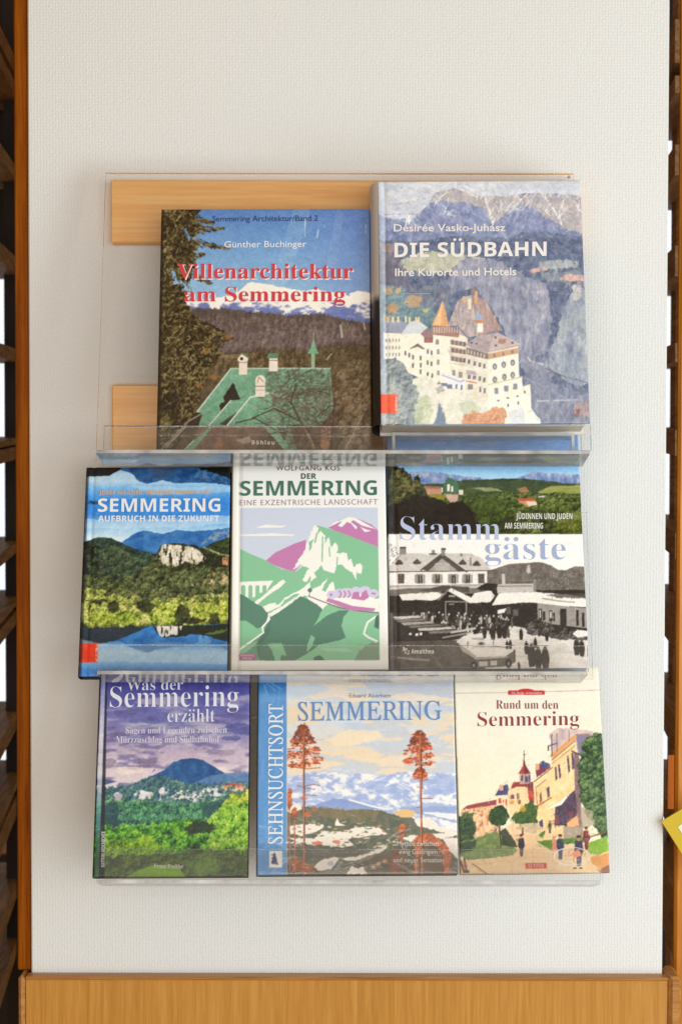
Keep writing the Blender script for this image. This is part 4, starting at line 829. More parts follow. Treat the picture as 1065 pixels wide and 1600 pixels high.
    pine(473, 1134, 1202, 1366, 25, 1); p.ell(473, 1144, 9, 11, (138, 76, 52), .55, rough=.4)
    pine(655, 1143, 1198, 1366, 21, 2); pine(656, 1202, 1218, 1240, 9, 4)
    for q in ([(476, 1231), (490, 1228), (500, 1230)], [(474, 1233), (464, 1230)], [(477, 1234), (492, 1236)], [(478, 1244), (494, 1246)], [(455, 1200), (478, 1204), (500, 1202)], [(656, 1200), (664, 1198)], [(656, 1250), (676, 1250)], [(650, 1232), (660, 1234)], [(658, 1262), (650, 1264)], [(658, 1224), (668, 1220)]):
        p.line(q, 1.3, (150, 92, 72), .85)
    for x, y, r in ((474, 1250, 5), (478, 1276, 4), (490, 1268, 4), (480, 1274, 6)):
        p.ell(x, y, r, r * .6, (206, 110, 76), .75, rough=.6)
    for q, w in (([(452, 1238), (453, 1360)], 1.6), ([(460, 1284), (461, 1366)], 2)):
        p.line(q, w, (190, 116, 82))
    p.leaves(p.m_ell(459.5, 1272, 5.5, 8, rough=.3), ru, 3, 10, 1); p.leaves(p.m_ell(452, 1252, 4.5, 18, rough=.4), ru, 3, 11, 1); p.leaves(p.m_poly([(455, 1345), (462, 1340), (478, 1350), (490, 1352), (490, 1364), (456, 1360)], 3, 4), ru, 3, 12, 1, .85)
    # blue band on the spine side
    p.rect(380, 1040, 447.6, 1390, (96, 152, 206)); p.lay(p.m_rect(380, 1040, 447.6, 1390) * sstep(1100, 1062, p.Y), (34, 106, 172), .85)
    p.lay(p.m_rect(380, 1040, 447.6, 1390) * sstep(.55, .75, p.n(5, 40, 3, 30)) , (130, 178, 222), .3)
    for q in ([(416, 1068), (430, 1080)], [(420, 1066), (440, 1078)], [(412, 1070), (418, 1088)]):
        p.line(q, 1.2, (150, 190, 224), .7)
    p.rect(421, 1331, 441, 1356, (234, 230, 226)); p.poly([(428, 1333.5), (430, 1333.5), (435, 1352), (424, 1350)], (44, 66, 120)); p.rects([(424, 1336, 4, 1.4), (424, 1341, 4, 1.4), (424, 1346, 4, 1.4)], (44, 66, 120))
    p.rect(447.6, 1040, 449, 1390, (206, 214, 220), .6)
    p.soft(3)
    p.grain(5, 1.6)


def art_postcard(p):
    rnd = np.random.RandomState(31)
    p.lay(p.X * 0 + 1, p.ramp(p.n(60, 40, 3, 1), [(238, 226, 204), (240, 232, 216), (234, 232, 220)]))
    p.lay(sstep(1190, 1150, p.Y) , (246, 236, 220), .4); p.lay(sstep(1140, 1260, p.Y), (244, 228, 192), .5)
    p.line([(700, 1084.6), (795, 1083.5)], 1.2, (190, 150, 130), .8); p.line([(850, 1082), (940, 1079)], 1.2, (200, 140, 126), .8)
    p.rect(795, 1080, 852, 1086.8, (204, 52, 56)); p.ell(823, 1082, 14, 5, (204, 52, 56))
    red = (156, 62, 60); bl = (76, 80, 124); ora = (226, 176, 112); yel = (240, 212, 158); sh = (110, 92, 120)
    # far hotel
    p.poly([(718, 1272), (722, 1264), (740, 1258), (775, 1252), (778, 1310), (740, 1316), (722, 1312)], p.ramp(p.n(4, 4, 3, 2), [(208, 140, 104), (236, 196, 150), (244, 222, 184)]), rough=.8)
    p.poly([(720, 1268), (728, 1261), (748, 1257), (774, 1252), (774, 1260), (745, 1264)], (150, 76, 84))
    for i in range(70):
        x, y = rnd.uniform(722, 774), rnd.uniform(1264, 1312); p.rect(x, y, x + rnd.uniform(1.5, 3), y + rnd.uniform(2, 5), [(216, 104, 86), (96, 88, 110), (248, 226, 190), (198, 92, 72)][rnd.randint(4)], .8)
    # villas
    p.poly([(772, 1246), (780, 1232), (792, 1228), (796, 1244)], bl); p.poly([(774, 1246), (796, 1244), (796, 1266), (776, 1264)], (244, 222, 190)); p.rects([(777, 1250, 5, 8), (788, 1251, 3, 10), (784, 1252, 2, 5)], (200, 92, 72)); p.rect(779, 1229, 785, 1238, (222, 170, 140))
    p.poly([(792, 1240), (800, 1226), (818, 1228), (830, 1232), (830, 1262), (800, 1276), (794, 1274)], (240, 212, 166)); p.poly([(797, 1236), (800, 1226), (822, 1222), (834, 1226), (834, 1232), (806, 1232)], (156, 66, 66)); p.rects([(796, 1244, 6, 7), (806, 1242, 4, 9), (808, 1252, 4, 7)], (128, 88, 98)); p.rects([(795, 1253, 7, 6), (806, 1252, 3, 4)], (220, 150, 76))
    p.poly([(818, 1185), (821, 1199), (829, 1212), (809, 1212), (816, 1200)], (120, 52, 60)); p.poly([(818, 1186), (816, 1200), (810, 1212), (818, 1212)], (176, 78, 74)); p.rect(811, 1212, 828, 1228, (196, 164, 156)); p.rects([(813, 1215, 3, 8), (819, 1216, 5, 9), (825, 1214, 3, 12)], (92, 80, 108)); p.line([(818.6, 1176), (818.6, 1188)], 1.2, (80, 80, 96)); p.ell(818.7, 1182, 1.4, 1.4, (80, 80, 96))
    p.poly([(822, 1228), (836, 1222), (838, 1256), (826, 1258)], (136, 66, 74)); p.rects([(824, 1238, 6, 12), (830, 1244, 5, 8)], (200, 74, 66))
    p.poly([(836, 1206), (846, 1192), (858, 1196), (860, 1204), (842, 1216), (838, 1222)], (128, 66, 90)); p.poly([(842, 1196), (848, 1191), (860, 1200), (846, 1201)], (66, 92, 132)); p.rect(836, 1196, 842, 1206, (224, 166, 128))
    # big house on the right
    wall = p.ramp(p.n(9, 9, 3, 3), [(232, 192, 130), (242, 212, 158), (248, 228, 186)])
    p.poly([(832, 1222), (862, 1200), (862, 1182), (898, 1150), (902, 1290), (835, 1300)], wall)
    p.poly([(858, 1148), (870, 1140), (900, 1140), (940, 1148), (945, 1180), (902, 1184), (898, 1156), (862, 1184)], p.ramp(p.n(9, 9, 3, 4), [(176, 158, 172), (206, 184, 180), (232, 212, 196)]), rough=2)
    p.poly([(900, 1150), (922, 1148), (924, 1180), (904, 1184)], (134, 124, 152), .9, rough=2); p.line([(900, 1150), (925, 1152), (935, 1158)], 1.6, (176, 130, 116))
    p.line([(862, 1184), (898, 1154)], 6, (228, 164, 104)); p.line([(862, 1190), (898, 1160)], 1.6, (150, 106, 92)); p.line([(862, 1196), (898, 1168)], 1.2, (176, 128, 104)); p.line([(834, 1224), (862, 1202)], 1.6, (130, 94, 88)); p.line([(862, 1150), (862, 1184)], 1.6, (110, 92, 110)); p.line([(870, 1148), (870, 1178)], 1, (110, 92, 110)); p.line([(889, 1145), (889, 1160)], 1, (110, 92, 110)); p.line([(857, 1168), (870, 1164)], 1.4, (70, 66, 80)); p.rect(855.5, 1168, 857.5, 1176, (50, 50, 60))
    for q in ([(885, 1184), (888, 1182), (890, 1208), (887, 1211)], [(892, 1180), (895, 1178), (897, 1203), (893, 1206)], [(866, 1202), (869, 1200), (870, 1220), (867, 1223)], [(871, 1198), (874, 1196), (876, 1217), (873, 1220)], [(853, 1234), (857, 1231), (858, 1246), (854, 1250)], [(842, 1242), (845, 1240), (845, 1254), (842, 1257)]):
        p.poly(q, (92, 74, 104))
    p.line([(838, 1232), (852, 1221)], 1.4, (150, 104, 96)); p.line([(838, 1262), (860, 1249)], 2, (176, 96, 70)); p.line([(836, 1232), (838, 1262)], 1.2, (176, 110, 84))
    p.poly([(896, 1176), (904, 1184), (908, 1296), (898, 1294)], (140, 112, 116)); p.line([(893, 1176), (905, 1182)], 2, (60, 66, 60))
    p.poly([(866, 1262), (897, 1237), (900, 1262), (898, 1290), (886, 1294), (864, 1292)], p.ramp(p.n(3, 5, 3, 5), [(52, 44, 66), (84, 68, 88), (118, 84, 96)])); p.poly([(884, 1288), (900, 1276), (903, 1292), (884, 1294)], (240, 180, 122)); p.poly([(850, 1268), (872, 1256), (895, 1236), (876, 1260), (864, 1264)], (242, 234, 224))
    p.poly([(840, 1286), (846, 1282), (847, 1294), (842, 1296)], (84, 76, 124)); p.rects([(866, 1276, 5, 14), (888, 1270, 5, 8)], (170, 74, 86), .7)
    # trees
    gr = [(24, 44, 34), (44, 74, 48), (76, 104, 62), (120, 142, 90)]
    p.leaves(p.m_poly([(918, 1154), (930, 1148), (945, 1150), (952, 1310), (938, 1312), (925, 1286), (912, 1272), (904, 1244), (902, 1200), (908, 1180), (912, 1164)], 4, 6), gr, 5, 6, 1.2)
    p.trees([(912, 1160), (930, 1150), (942, 1152), (950, 1305), (938, 1308), (926, 1284), (908, 1244), (905, 1200)], 120, 4, 5, [(18, 36, 28), (44, 76, 48), (86, 116, 72), (140, 160, 108)], 1)
    p.poly([(905, 1262), (924, 1270), (928, 1290), (908, 1296)], (180, 166, 146), .8, rough=3)
    p.leaves(p.m_poly([(712, 1274), (720, 1280), (724, 1292), (712, 1310)], 3, 5), gr, 4, 7); p.leaves(p.m_poly([(722, 1272), (730, 1270), (738, 1274), (742, 1300), (736, 1318), (712, 1318), (714, 1300)], 4, 6), gr, 4, 8, 1.1)
    p.leaves(p.m_poly([(760, 1276), (770, 1264), (780, 1261), (790, 1266), (794, 1278), (788, 1290), (776, 1294), (764, 1288)], 2.5, 5), [(22, 44, 26), (40, 72, 34), (86, 116, 56)], 5, 9, 1.1); p.line([(778, 1290), (779, 1328)], 2.4, (62, 50, 44))
    p.leaves(p.m_poly([(795, 1282), (816, 1262), (828, 1254), (838, 1262), (838, 1290), (810, 1296)], 3, 5), [(34, 64, 34), (66, 96, 44), (110, 132, 64)], 4, 10, 1); p.ell(816, 1266, 5, 5, (214, 164, 50), .8, rough=.4)
    # ground
    road = p.ramp(p.n(30, 5, 4, 11), [(226, 184, 138), (238, 206, 166), (244, 220, 188)])
    p.under([(710, 1344), (740, 1342), (790, 1310), (786, 1294), (800, 1288), (835, 1292), (850, 1310), (950, 1330)], road)
    p.poly([(712, 1318), (740, 1312), (762, 1304), (772, 1300), (784, 1312), (806, 1330), (796, 1338), (760, 1342), (728, 1344), (714, 1336)], p.ramp(p.n(5, 5, 4, 12), [(84, 110, 60), (126, 146, 86), (172, 180, 122)]), rough=1.5); p.poly([(712, 1318), (745, 1314), (736, 1330), (714, 1334)], (46, 66, 50), .75, rough=3); p.poly([(780, 1300), (788, 1296), (804, 1318), (806, 1326), (782, 1322)], (40, 56, 34), .85, rough=2); p.line([(779, 1300), (780, 1330)], 1.8, (70, 58, 50))
    p.poly([(802, 1296), (818, 1288), (838, 1288), (846, 1296), (832, 1306), (818, 1300)], p.ramp(p.n(3, 3, 2, 13), [(188, 168, 136), (220, 200, 166)]), rough=1); p.rect(813, 1295, 816, 1306, (120, 70, 56))
    p.poly([(836, 1300), (848, 1296), (860, 1292), (880, 1292), (880, 1310), (846, 1312), (836, 1318)], (238, 206, 158)); p.poly([(878, 1293), (908, 1294), (912, 1312), (878, 1314)], (176, 160, 140)); p.poly([(838, 1306), (850, 1300), (846, 1312)], (86, 130, 50), rough=2)
    p.poly([(836, 1316), (880, 1312), (920, 1308), (912, 1318), (870, 1322), (858, 1330)], p.ramp(p.n(6, 3, 3, 14), [(84, 124, 36), (120, 160, 50)]), rough=1.5); p.poly([(918, 1318), (946, 1308), (952, 1330), (930, 1338), (916, 1332)], p.ramp(p.n(6, 3, 3, 15), [(118, 160, 46), (156, 190, 70)]), rough=1.5); p.poly([(920, 1340), (950, 1334), (952, 1352), (940, 1358), (922, 1350)], (222, 156, 96), rough=1.5); p.line([(912, 1312), (944, 1302)], 2, (150, 100, 72)); p.line([(905, 1316), (940, 1302)], 1.4, (120, 80, 62))
    p.poly([(930, 1362), (952, 1350), (952, 1368)], (150, 110, 90), rough=1); p.line([(735, 1350), (758, 1366)], 1.6, (140, 104, 84)); p.line([(716, 1346), (722, 1362)], 4, (140, 88, 72)); p.line([(722, 1342), (726, 1362)], 3, (120, 80, 70)); p.line([(718, 1352), (726, 1353)], 2, (130, 84, 70)); p.rect(720, 1360, 730, 1364, (80, 60, 54))

    def fig(x, y, h, c1, c2):
        p.poly([(x - h * .12, y), (x + h * .12, y), (x + h * .17, y + h * .36), (x + h * .1, y + h * .5), (x - h * .1, y + h * .5), (x - h * .17, y + h * .36)], c1); p.poly([(x - h * .1, y + h * .48), (x + h * .1, y + h * .48), (x + h * .07, y + h * .88), (x - h * .07, y + h * .88)], c2); p.ell(x, y - h * .07, h * .075, h * .09, (196, 146, 116)); p.ell(x, y - h * .14, h * .09, h * .05, (50, 44, 50))
    fig(812, 1311, 32, (44, 42, 56), (92, 84, 92)); fig(857, 1288, 18, (60, 66, 48), (60, 60, 50)); fig(873, 1312, 36, (58, 64, 92), (88, 92, 120)); fig(902, 1315, 44, (58, 60, 86), (92, 92, 112)); fig(914, 1300, 34, (120, 44, 52), (120, 48, 58)); p.poly([(860, 1312), (866, 1312), (868, 1330), (860, 1330)], (226, 146, 124)); p.ell(863, 1310, 2.2, 2.6, (206, 150, 120)); p.poly([(890, 1334), (902, 1328), (906, 1338), (894, 1342)], (232, 150, 118)); p.rects([(893, 1356, 5, 2), (902, 1356, 5, 2)], (50, 44, 50)); p.line([(884, 1320), (890, 1314)], 2, (90, 90, 110))
    p.rect(818, 1349, 851, 1357.5, (206, 84, 68))
    p.lay(p.m_rect(700, 1040, 712.5, 1390), (246, 242, 236), .7)
    for i in range(1500):
        x, y = rnd.uniform(716, 944), rnd.uniform(1180, 1362); w = p._win(x, y, x + 1, y + 1)
        c = p.C[w].mean((0, 1))
        if c.min() > 196 and y < 1280:
            continue
        c = c + rnd.uniform(-34, 30) + np.array([rnd.uniform(-8, 12), 0, rnd.uniform(-10, 8)]); a = rnd.uniform(0, 3.1) if y > 1300 else rnd.choice([1.57, 1.5, -.6]); L = rnd.uniform(1.5, 6)
        p.line([(x, y), (x + np.cos(a) * L, y + np.sin(a) * L)], rnd.uniform(.7, 1.8), c, .6)
    p.soft(3)
    p.grain(5, 1.6)

# ---------------------------------------------------------------- placing helpers
CM = cam.matrix_world.copy(); CO = CM.translation.copy()


def ray(px, py):
    d = Vector(((px - 532.5) / FPX, -(py - 800.0) / FPX, -1.0))
    return (CM.to_3x3() @ d).normalized()


def hit(px, py, p0, n):
    d = ray(px, py)
    return CO + d * ((p0 - CO).dot(n) / d.dot(n))


def atY(px, py, Y):
    return hit(px, py, Vector((0, Y, 0)), Vector((0, 1, 0)))


def tag(o, label=None, cat=None, group=None, kind=None):
    for k, v in (('label', label), ('category', cat), ('group', group), ('kind', kind)):
        if v:
            o[k] = v
    return o


def empty(name, M, label, cat, group=None):
    o = bpy.data.objects.new(name, None); o.empty_display_size = 0.02
    COL.objects.link(o); o.matrix_world = M
    return tag(o, label, cat, group)


def obj(name, me, mats, parent=None):
    o = bpy.data.objects.new(name, me); COL.objects.link(o)
    for m in (mats if isinstance(mats, (list, tuple)) else [mats]):
        me.materials.append(m)
    if parent:
        o.parent = parent
    return o


class MB:
    """collects boxes and prisms into one mesh"""

    def __init__(s):
        s.v = []; s.f = []; s.m = []; s.sm = []

    def add(s, vs, fs, mi=0, smooth=False):
        o = len(s.v); s.v += [tuple(v) for v in vs]
        for i, f in enumerate(fs):
            s.f.append(tuple(o + k for k in f)); s.m.append(mi[i] if isinstance(mi, list) else mi); s.sm.append(smooth)

    def box(s, lo, hi, b=0.0, mi=0):
        x0, y0, z0 = lo; x1, y1, z1 = hi
        b = min(b, (x1 - x0) * .45, (y1 - y0) * .45, (z1 - z0) * .45)
        if b <= 0:
            vs = [(x, y, z) for z in (z0, z1) for y in (y0, y1) for x in (x0, x1)]
            s.add(vs, [(0, 2, 3, 1), (4, 5, 7, 6), (0, 1, 5, 4), (2, 6, 7, 3), (0, 4, 6, 2), (1, 3, 7, 5)], mi)
            return
        # box with chamfered edges: 24 vertices
        vs = []; idx = {}
        for sx in (0, 1):
            for sy in (0, 1):
                for sz in (0, 1):
                    X = (x0, x1)[sx]; Y = (y0, y1)[sy]; Z = (z0, z1)[sz]
                    ix = (b, -b)[sx]; iy = (b, -b)[sy]; iz = (b, -b)[sz]
                    for ax, q in ((0, (X, Y + iy, Z + iz)), (1, (X + ix, Y, Z + iz)), (2, (X + ix, Y + iy, Z))):
                        idx[(sx, sy, sz, ax)] = len(vs); vs.append(q)
        F = []
        for ax in range(3):
            o1, o2 = [a for a in range(3) if a != ax]
            for sgn in (0, 1):
                q = []
                for a, c in ((0, 0), (1, 0), (1, 1), (0, 1)):
                    k = [0, 0, 0]; k[ax] = sgn; k[o1] = a; k[o2] = c
                    q.append(idx[(k[0], k[1], k[2], ax)])
                F.append(q)
        for ax in range(3):
            o1, o2 = [a for a in range(3) if a != ax]
            for a in (0, 1):
                for c in (0, 1):
                    k0 = [0, 0, 0]; k0[ax] = 0; k0[o1] = a; k0[o2] = c
                    k1 = list(k0); k1[ax] = 1
                    F.append([idx[(*k0, o1)], idx[(*k1, o1)], idx[(*k1, o2)], idx[(*k0, o2)]])
        for sx in (0, 1):
            for sy in (0, 1):
                for sz in (0, 1):
                    F.append([idx[(sx, sy, sz, a)] for a in range(3)])
        c = Vector(((x0 + x1) / 2, (y0 + y1) / 2, (z0 + z1) / 2))
        G = []
        for f in F:
            p = [Vector(vs[i]) for i in f]
            n = (p[1] - p[0]).cross(p[2] - p[0])
            m = sum(p, Vector()) / len(p)
            G.append(tuple(f) if n.dot(m - c) > 0 else tuple(reversed(f)))
        s.add(vs, G, mi)

    def mesh(s, name):
        me = bpy.data.meshes.new(name); me.from_pydata(s.v, [], s.f)
        me.polygons.foreach_set('material_index', s.m); me.polygons.foreach_set('use_smooth', s.sm)
        me.update(); return me

    def build(s, name, mats, parent=None):
        return obj(name, s.mesh(name), mats, parent)


# ---------------------------------------------------------------- materials
def mat(name):
    m = bpy.data.materials.new(name); m.use_nodes = True
    return m, m.node_tree.nodes, m.node_tree.links, m.node_tree.nodes['Principled BSDF']


def lin(c):
    return tuple(((x / 255) / 12.92 if x / 255 <= .04045 else ((x / 255 + .055) / 1.055) ** 2.4) for x in c)


def plain(name, srgb, rough=.5, spec=.5, noise=.06, scale=60):
    m, N, L, P = mat(name)
    c = lin(srgb)
    t = N.new('ShaderNodeTexCoord'); n = N.new('ShaderNodeTexNoise'); n.inputs['Scale'].default_value = scale; n.inputs['Detail'].default_value = 4
    L.new(t.outputs['Object'], n.inputs['Vector'])
    r = N.new('ShaderNodeValToRGB')
    r.color_ramp.elements[0].color = tuple(x * (1 - noise) for x in c) + (1,); r.color_ramp.elements[1].color = tuple(min(1, x * (1 + noise)) for x in c) + (1,)
    L.new(n.outputs[0], r.inputs[0]); L.new(r.outputs[0], P.inputs['Base Color'])
    P.inputs['Roughness'].default_value = rough; P.inputs['Specular IOR Level'].default_value = spec
    return m


def wood(name, dark, mid, light, axis='X', stretch=26, scale=7.0, rough=.38):
    m, N, L, P = mat(name)
    t = N.new('ShaderNodeTexCoord'); mp = N.new('ShaderNodeMapping')
    s = [stretch] * 3; s['XYZ'.index(axis)] = 1.0
    mp.inputs['Scale'].default_value = s
    L.new(t.outputs['Object'], mp.inputs[0])
    n1 = N.new('ShaderNodeTexNoise'); n1.inputs['Scale'].default_value = scale; n1.inputs['Detail'].default_value = 6; n1.inputs['Roughness'].default_value = .62; n1.inputs['Distortion'].default_value = .25
    n2 = N.new('ShaderNodeTexNoise'); n2.inputs['Scale'].default_value = scale * 4.2; n2.inputs['Detail'].default_value = 3
    L.new(mp.outputs[0], n1.inputs['Vector']); L.new(mp.outputs[0], n2.inputs['Vector'])
    mx = N.new('ShaderNodeMix'); mx.data_type = 'FLOAT'; mx.inputs[0].default_value = .35
    L.new(n1.outputs[0], mx.inputs[2]); L.new(n2.outputs[0], mx.inputs[3])
    r = N.new('ShaderNodeValToRGB'); e = r.color_ramp.elements
    e[0].position = .36; e[0].color = lin(dark) + (1,); e[1].position = .64; e[1].color = lin(light) + (1,)
    k = e.new(.5); k.color = lin(mid) + (1,)
    L.new(mx.outputs[0], r.inputs[0]); L.new(r.outputs[0], P.inputs['Base Color'])
    P.inputs['Roughness'].default_value = rough
    b = N.new('ShaderNodeBump'); b.inputs['Strength'].default_value = .12; b.inputs['Distance'].default_value = .0006
    L.new(mx.outputs[0], b.inputs['Height']); L.new(b.outputs[0], P.inputs['Normal'])
    return m


def wallpaper():
    """woven glass-fibre wallpaper under matt white paint"""
    m, N, L, P = mat('woven_wallpaper')
    t = N.new('ShaderNodeTexCoord')

    def strands(sx, sz, k):
        mp = N.new('ShaderNodeMapping'); mp.inputs['Scale'].default_value = (sx, 1, sz); mp.inputs['Location'].default_value = (k, k, k)
        L.new(t.outputs['Object'], mp.inputs[0])
        n = N.new('ShaderNodeTexNoise'); n.inputs['Scale'].default_value = 1; n.inputs['Detail'].default_value = 2; n.inputs['Roughness'].default_value = .6
        L.new(mp.outputs[0], n.inputs['Vector']); return n.outputs[0]
    a = strands(420, 260, 3); b = strands(260, 420, 9); c = strands(700, 700, 5)
    wv = N.new('ShaderNodeTexWave'); wv.wave_type = 'BANDS'; wv.bands_direction = 'X'; wv.inputs['Scale'].default_value = 95; wv.inputs['Distortion'].default_value = 5; wv.inputs['Detail'].default_value = 2; wv.inputs['Detail Scale'].default_value = 4
    wh = N.new('ShaderNodeTexWave'); wh.wave_type = 'BANDS'; wh.bands_direction = 'Z'; wh.inputs['Scale'].default_value = 95; wh.inputs['Distortion'].default_value = 7; wh.inputs['Detail'].default_value = 2; wh.inputs['Detail Scale'].default_value = 4
    L.new(t.outputs['Object'], wv.inputs['Vector']); L.new(t.outputs['Object'], wh.inputs['Vector'])

    def mul(x, y):
        q = N.new('ShaderNodeMath'); q.operation = 'MULTIPLY'; L.new(x, q.inputs[0]); L.new(y, q.inputs[1]); return q.outputs[0]

    def add(x, y):
        q = N.new('ShaderNodeMath'); q.operation = 'ADD'; L.new(x, q.inputs[0]); L.new(y, q.inputs[1]); return q.outputs[0]
    h = add(add(mul(wv.outputs['Fac'], a), mul(wh.outputs['Fac'], b)), c)
    bp = N.new('ShaderNodeBump'); bp.inputs['Strength'].default_value = .5; bp.inputs['Distance'].default_value = .0007
    L.new(h, bp.inputs['Height']); L.new(bp.outputs[0], P.inputs['Normal'])
    g = N.new('ShaderNodeTexNoise'); g.inputs['Scale'].default_value = 3; g.inputs['Detail'].default_value = 3; L.new(t.outputs['Object'], g.inputs['Vector'])
    r = N.new('ShaderNodeValToRGB'); r.color_ramp.elements[0].color = (.762, .770, .758, 1); r.color_ramp.elements[1].color = (.812, .820, .81, 1)
    L.new(g.outputs[0], r.inputs[0]); L.new(r.outputs[0], P.inputs['Base Color'])
    P.inputs['Roughness'].default_value = .62; P.inputs['Specular IOR Level'].default_value = .3
    return m


def acrylic(name, haze, tint, ior=1.49):
    m, N, L, P = mat(name)
    N.remove(P); out = N['Material Output']
    tr = N.new('ShaderNodeBsdfTransparent'); tr.inputs[0].default_value = tint + (1,)
    gl = N.new('ShaderNodeBsdfGlossy'); gl.inputs['Roughness'].default_value = .03
    df = N.new('ShaderNodeBsdfDiffuse'); df.inputs[0].default_value = (.86, .86, .84, 1)
    fr = N.new('ShaderNodeFresnel'); fr.inputs[0].default_value = ior
    ns = N.new('ShaderNodeTexNoise'); ns.inputs['Scale'].default_value = 40; ns.inputs['Detail'].default_value = 5
    tc = N.new('ShaderNodeTexCoord'); L.new(tc.outputs['Object'], ns.inputs['Vector'])
    hz = N.new('ShaderNodeMapRange'); hz.inputs[1].default_value = .3; hz.inputs[2].default_value = .75; hz.inputs[3].default_value = haze * .6; hz.inputs[4].default_value = haze * 1.4
    L.new(ns.outputs[0], hz.inputs[0])
    m1 = N.new('ShaderNodeMixShader'); L.new(hz.outputs[0], m1.inputs[0]); L.new(tr.outputs[0], m1.inputs[1]); L.new(df.outputs[0], m1.inputs[2])
    m2 = N.new('ShaderNodeMixShader'); L.new(fr.outputs[0], m2.inputs[0]); L.new(m1.outputs[0], m2.inputs[1]); L.new(gl.outputs[0], m2.inputs[2])
    L.new(m2.outputs[0], out.inputs[0])
    return m


def print_mat(name, rough, film):
    m, N, L, P = mat(name)
    a = N.new('ShaderNodeAttribute'); a.attribute_name = 'print'
    L.new(a.outputs['Color'], P.inputs['Base Color'])
    P.inputs['Roughness'].default_value = rough
    P.inputs['Specular IOR Level'].default_value = .45
    t = N.new('ShaderNodeTexCoord'); n = N.new('ShaderNodeTexNoise'); n.inputs['Scale'].default_value = 24 if film else 9; n.inputs['Detail'].default_value = 4; n.inputs['Distortion'].default_value = 1.5 if film else 0
    L.new(t.outputs['Object'], n.inputs['Vector'])
    b = N.new('ShaderNodeBump'); b.inputs['Strength'].default_value = .5 if film else .2; b.inputs['Distance'].default_value = .002
    L.new(n.outputs[0], b.inputs['Height'])
    if film:
        P.inputs['Coat Weight'].default_value = .8; P.inputs['Coat Roughness'].default_value = .08
        L.new(b.outputs[0], P.inputs['Coat Normal'])
    else:
        L.new(b.outputs[0], P.inputs['Normal'])
    return m


M_WALL = wallpaper()
M_RAIL = wood('pine_rail', (236, 166, 82), (246, 182, 98), (252, 198, 120), 'X', 18, 4)
M_BASE = wood('oak_veneer', (178, 122, 44), (192, 134, 54), (204, 148, 68), 'Z', 34, 7)
M_CAP = wood('oak_edge', (150, 98, 44), (176, 120, 60), (196, 140, 76), 'X', 22, 6)
M_POST = wood('oak_post', (112, 54, 2), (140, 72, 3), (160, 88, 8), 'Z', 24, 6, .55)
M_POST.node_tree.nodes['Principled BSDF'].inputs['Specular IOR Level'].default_value = .08
M_POST2 = wood('warm_post', (170, 100, 16), (196, 120, 24), (214, 142, 44), 'Z', 24, 6)
M_BOARD = wood('weathered_board', (116, 88, 54), (156, 124, 84), (186, 156, 112), 'Y', 18, 9, .6)
M_BOARD2 = wood('brown_board', (110, 74, 40), (146, 104, 62), (172, 130, 84), 'Y', 18, 9, .6)
M_DARK = plain('dark_stained_wood', (34, 20, 14), .6, .3, .25, 20)
M_PAGES = plain('page_edges', (226, 218, 204), .8, .2, .12, 900)
M_ACR = acrylic('clear_acrylic', .006, (.999, .999, .998), 1.26)
M_LIP = acrylic('clear_acrylic_lip', .024, (.992, .992, .988), 1.4)
M_EDGE = acrylic('polished_acrylic_edge', .55, (.95, .95, .94))
M_FLOOR = acrylic('milky_acrylic', .22, (.99, .99, .985), 1.45)  # milkier than the other sheets: more diffuse white mixed in

# ---------------------------------------------------------------- wall, ledge, posts
A = lambda px, py, Y=0.0: atY(px, py, Y)
tl, tr_, bl, br = A(40, 0), A(1042, 0), A(53, 1519), A(1037, 1519)
XL = (A(46, 700).x); XR = A(1040, 700).x
zt = A(532, -60).z; zb = bl.z
wl = MB(); wl.box((XL, 0, zb - .3), (XR, .03, zt), .0015)
wall = wl.build('wall', M_WALL); tag(wall, 'off white panel covered in woven textured wallpaper behind the books', 'wall', kind='structure')

lz = A(532, 1532, -.014).z
led = empty('wooden_ledge', Matrix.Translation((0, 0, zb - .1)), 'light brown veneered wooden base with a narrow top moulding under the white wall', 'ledge')
inv = led.matrix_world.inverted()


def child(mb, name, mats, parent):
    o = mb.build(name, mats, parent); o.matrix_parent_inverse = parent.matrix_world.inverted(); return o


b = MB(); b.box((XL - .004, -.0105, zb - .25), (XR + .004, -.0002, lz)); child(b, 'front_panel', M_BASE, led)
b = MB(); b.box((XL - .004, -.0165, lz + .0004), (XR + .004, -.0002, zb), .0018); child(b, 'top_moulding', M_CAP, led)
for x0, x1 in ((A(30, 1560, -.012).x, XL - .0045), (XR + .0045, A(1063, 1560, -.012).x)):
    b = MB(); b.box((x0, -.016, zb - .25), (x1, .03, zb + .0005), .004); child(b, 'corner_post', M_CAP, led)

b = MB(); b.box((A(25, 800, .004).x, .004, zb + .001), (XL - .0006, .034, zt), .0015)
tag(b.build('edge_trim', M_POST), 'dark orange brown wooden strip along the left edge of the white wall', 'trim')

# ---------------------------------------------------------------- racks beside the wall
def board(parent, px, py, Y0, length, vp, thick, width, m, k):
    """a shelf board running back from the picture's plane towards the vanishing point vp"""
    p = atY(px, py, Y0)
    d = ray(*vp); d = d / d.y
    mb = MB()
    side = -1 if px < 500 else 1
    p2 = p + d * length
    up = Vector((0, 0, 1))
    sx = Vector((1, 0, 0)) * width * side
    q = [p - up * thick, p, p + sx, p + sx - up * thick, p2 - up * thick, p2, p2 + sx, p2 + sx - up * thick]
    F = [(0, 1, 2, 3), (4, 7, 6, 5), (0, 4, 5, 1), (1, 5, 6, 2), (2, 6, 7, 3), (3, 7, 4, 0)]
    if side < 0:
        F = [tuple(reversed(f)) for f in F]
    mb.add([tuple(v) for v in q], [tuple(reversed(f)) for f in F])
    o = mb.build('shelf_board', m, parent); o.matrix_parent_inverse = parent.matrix_world.inverted()


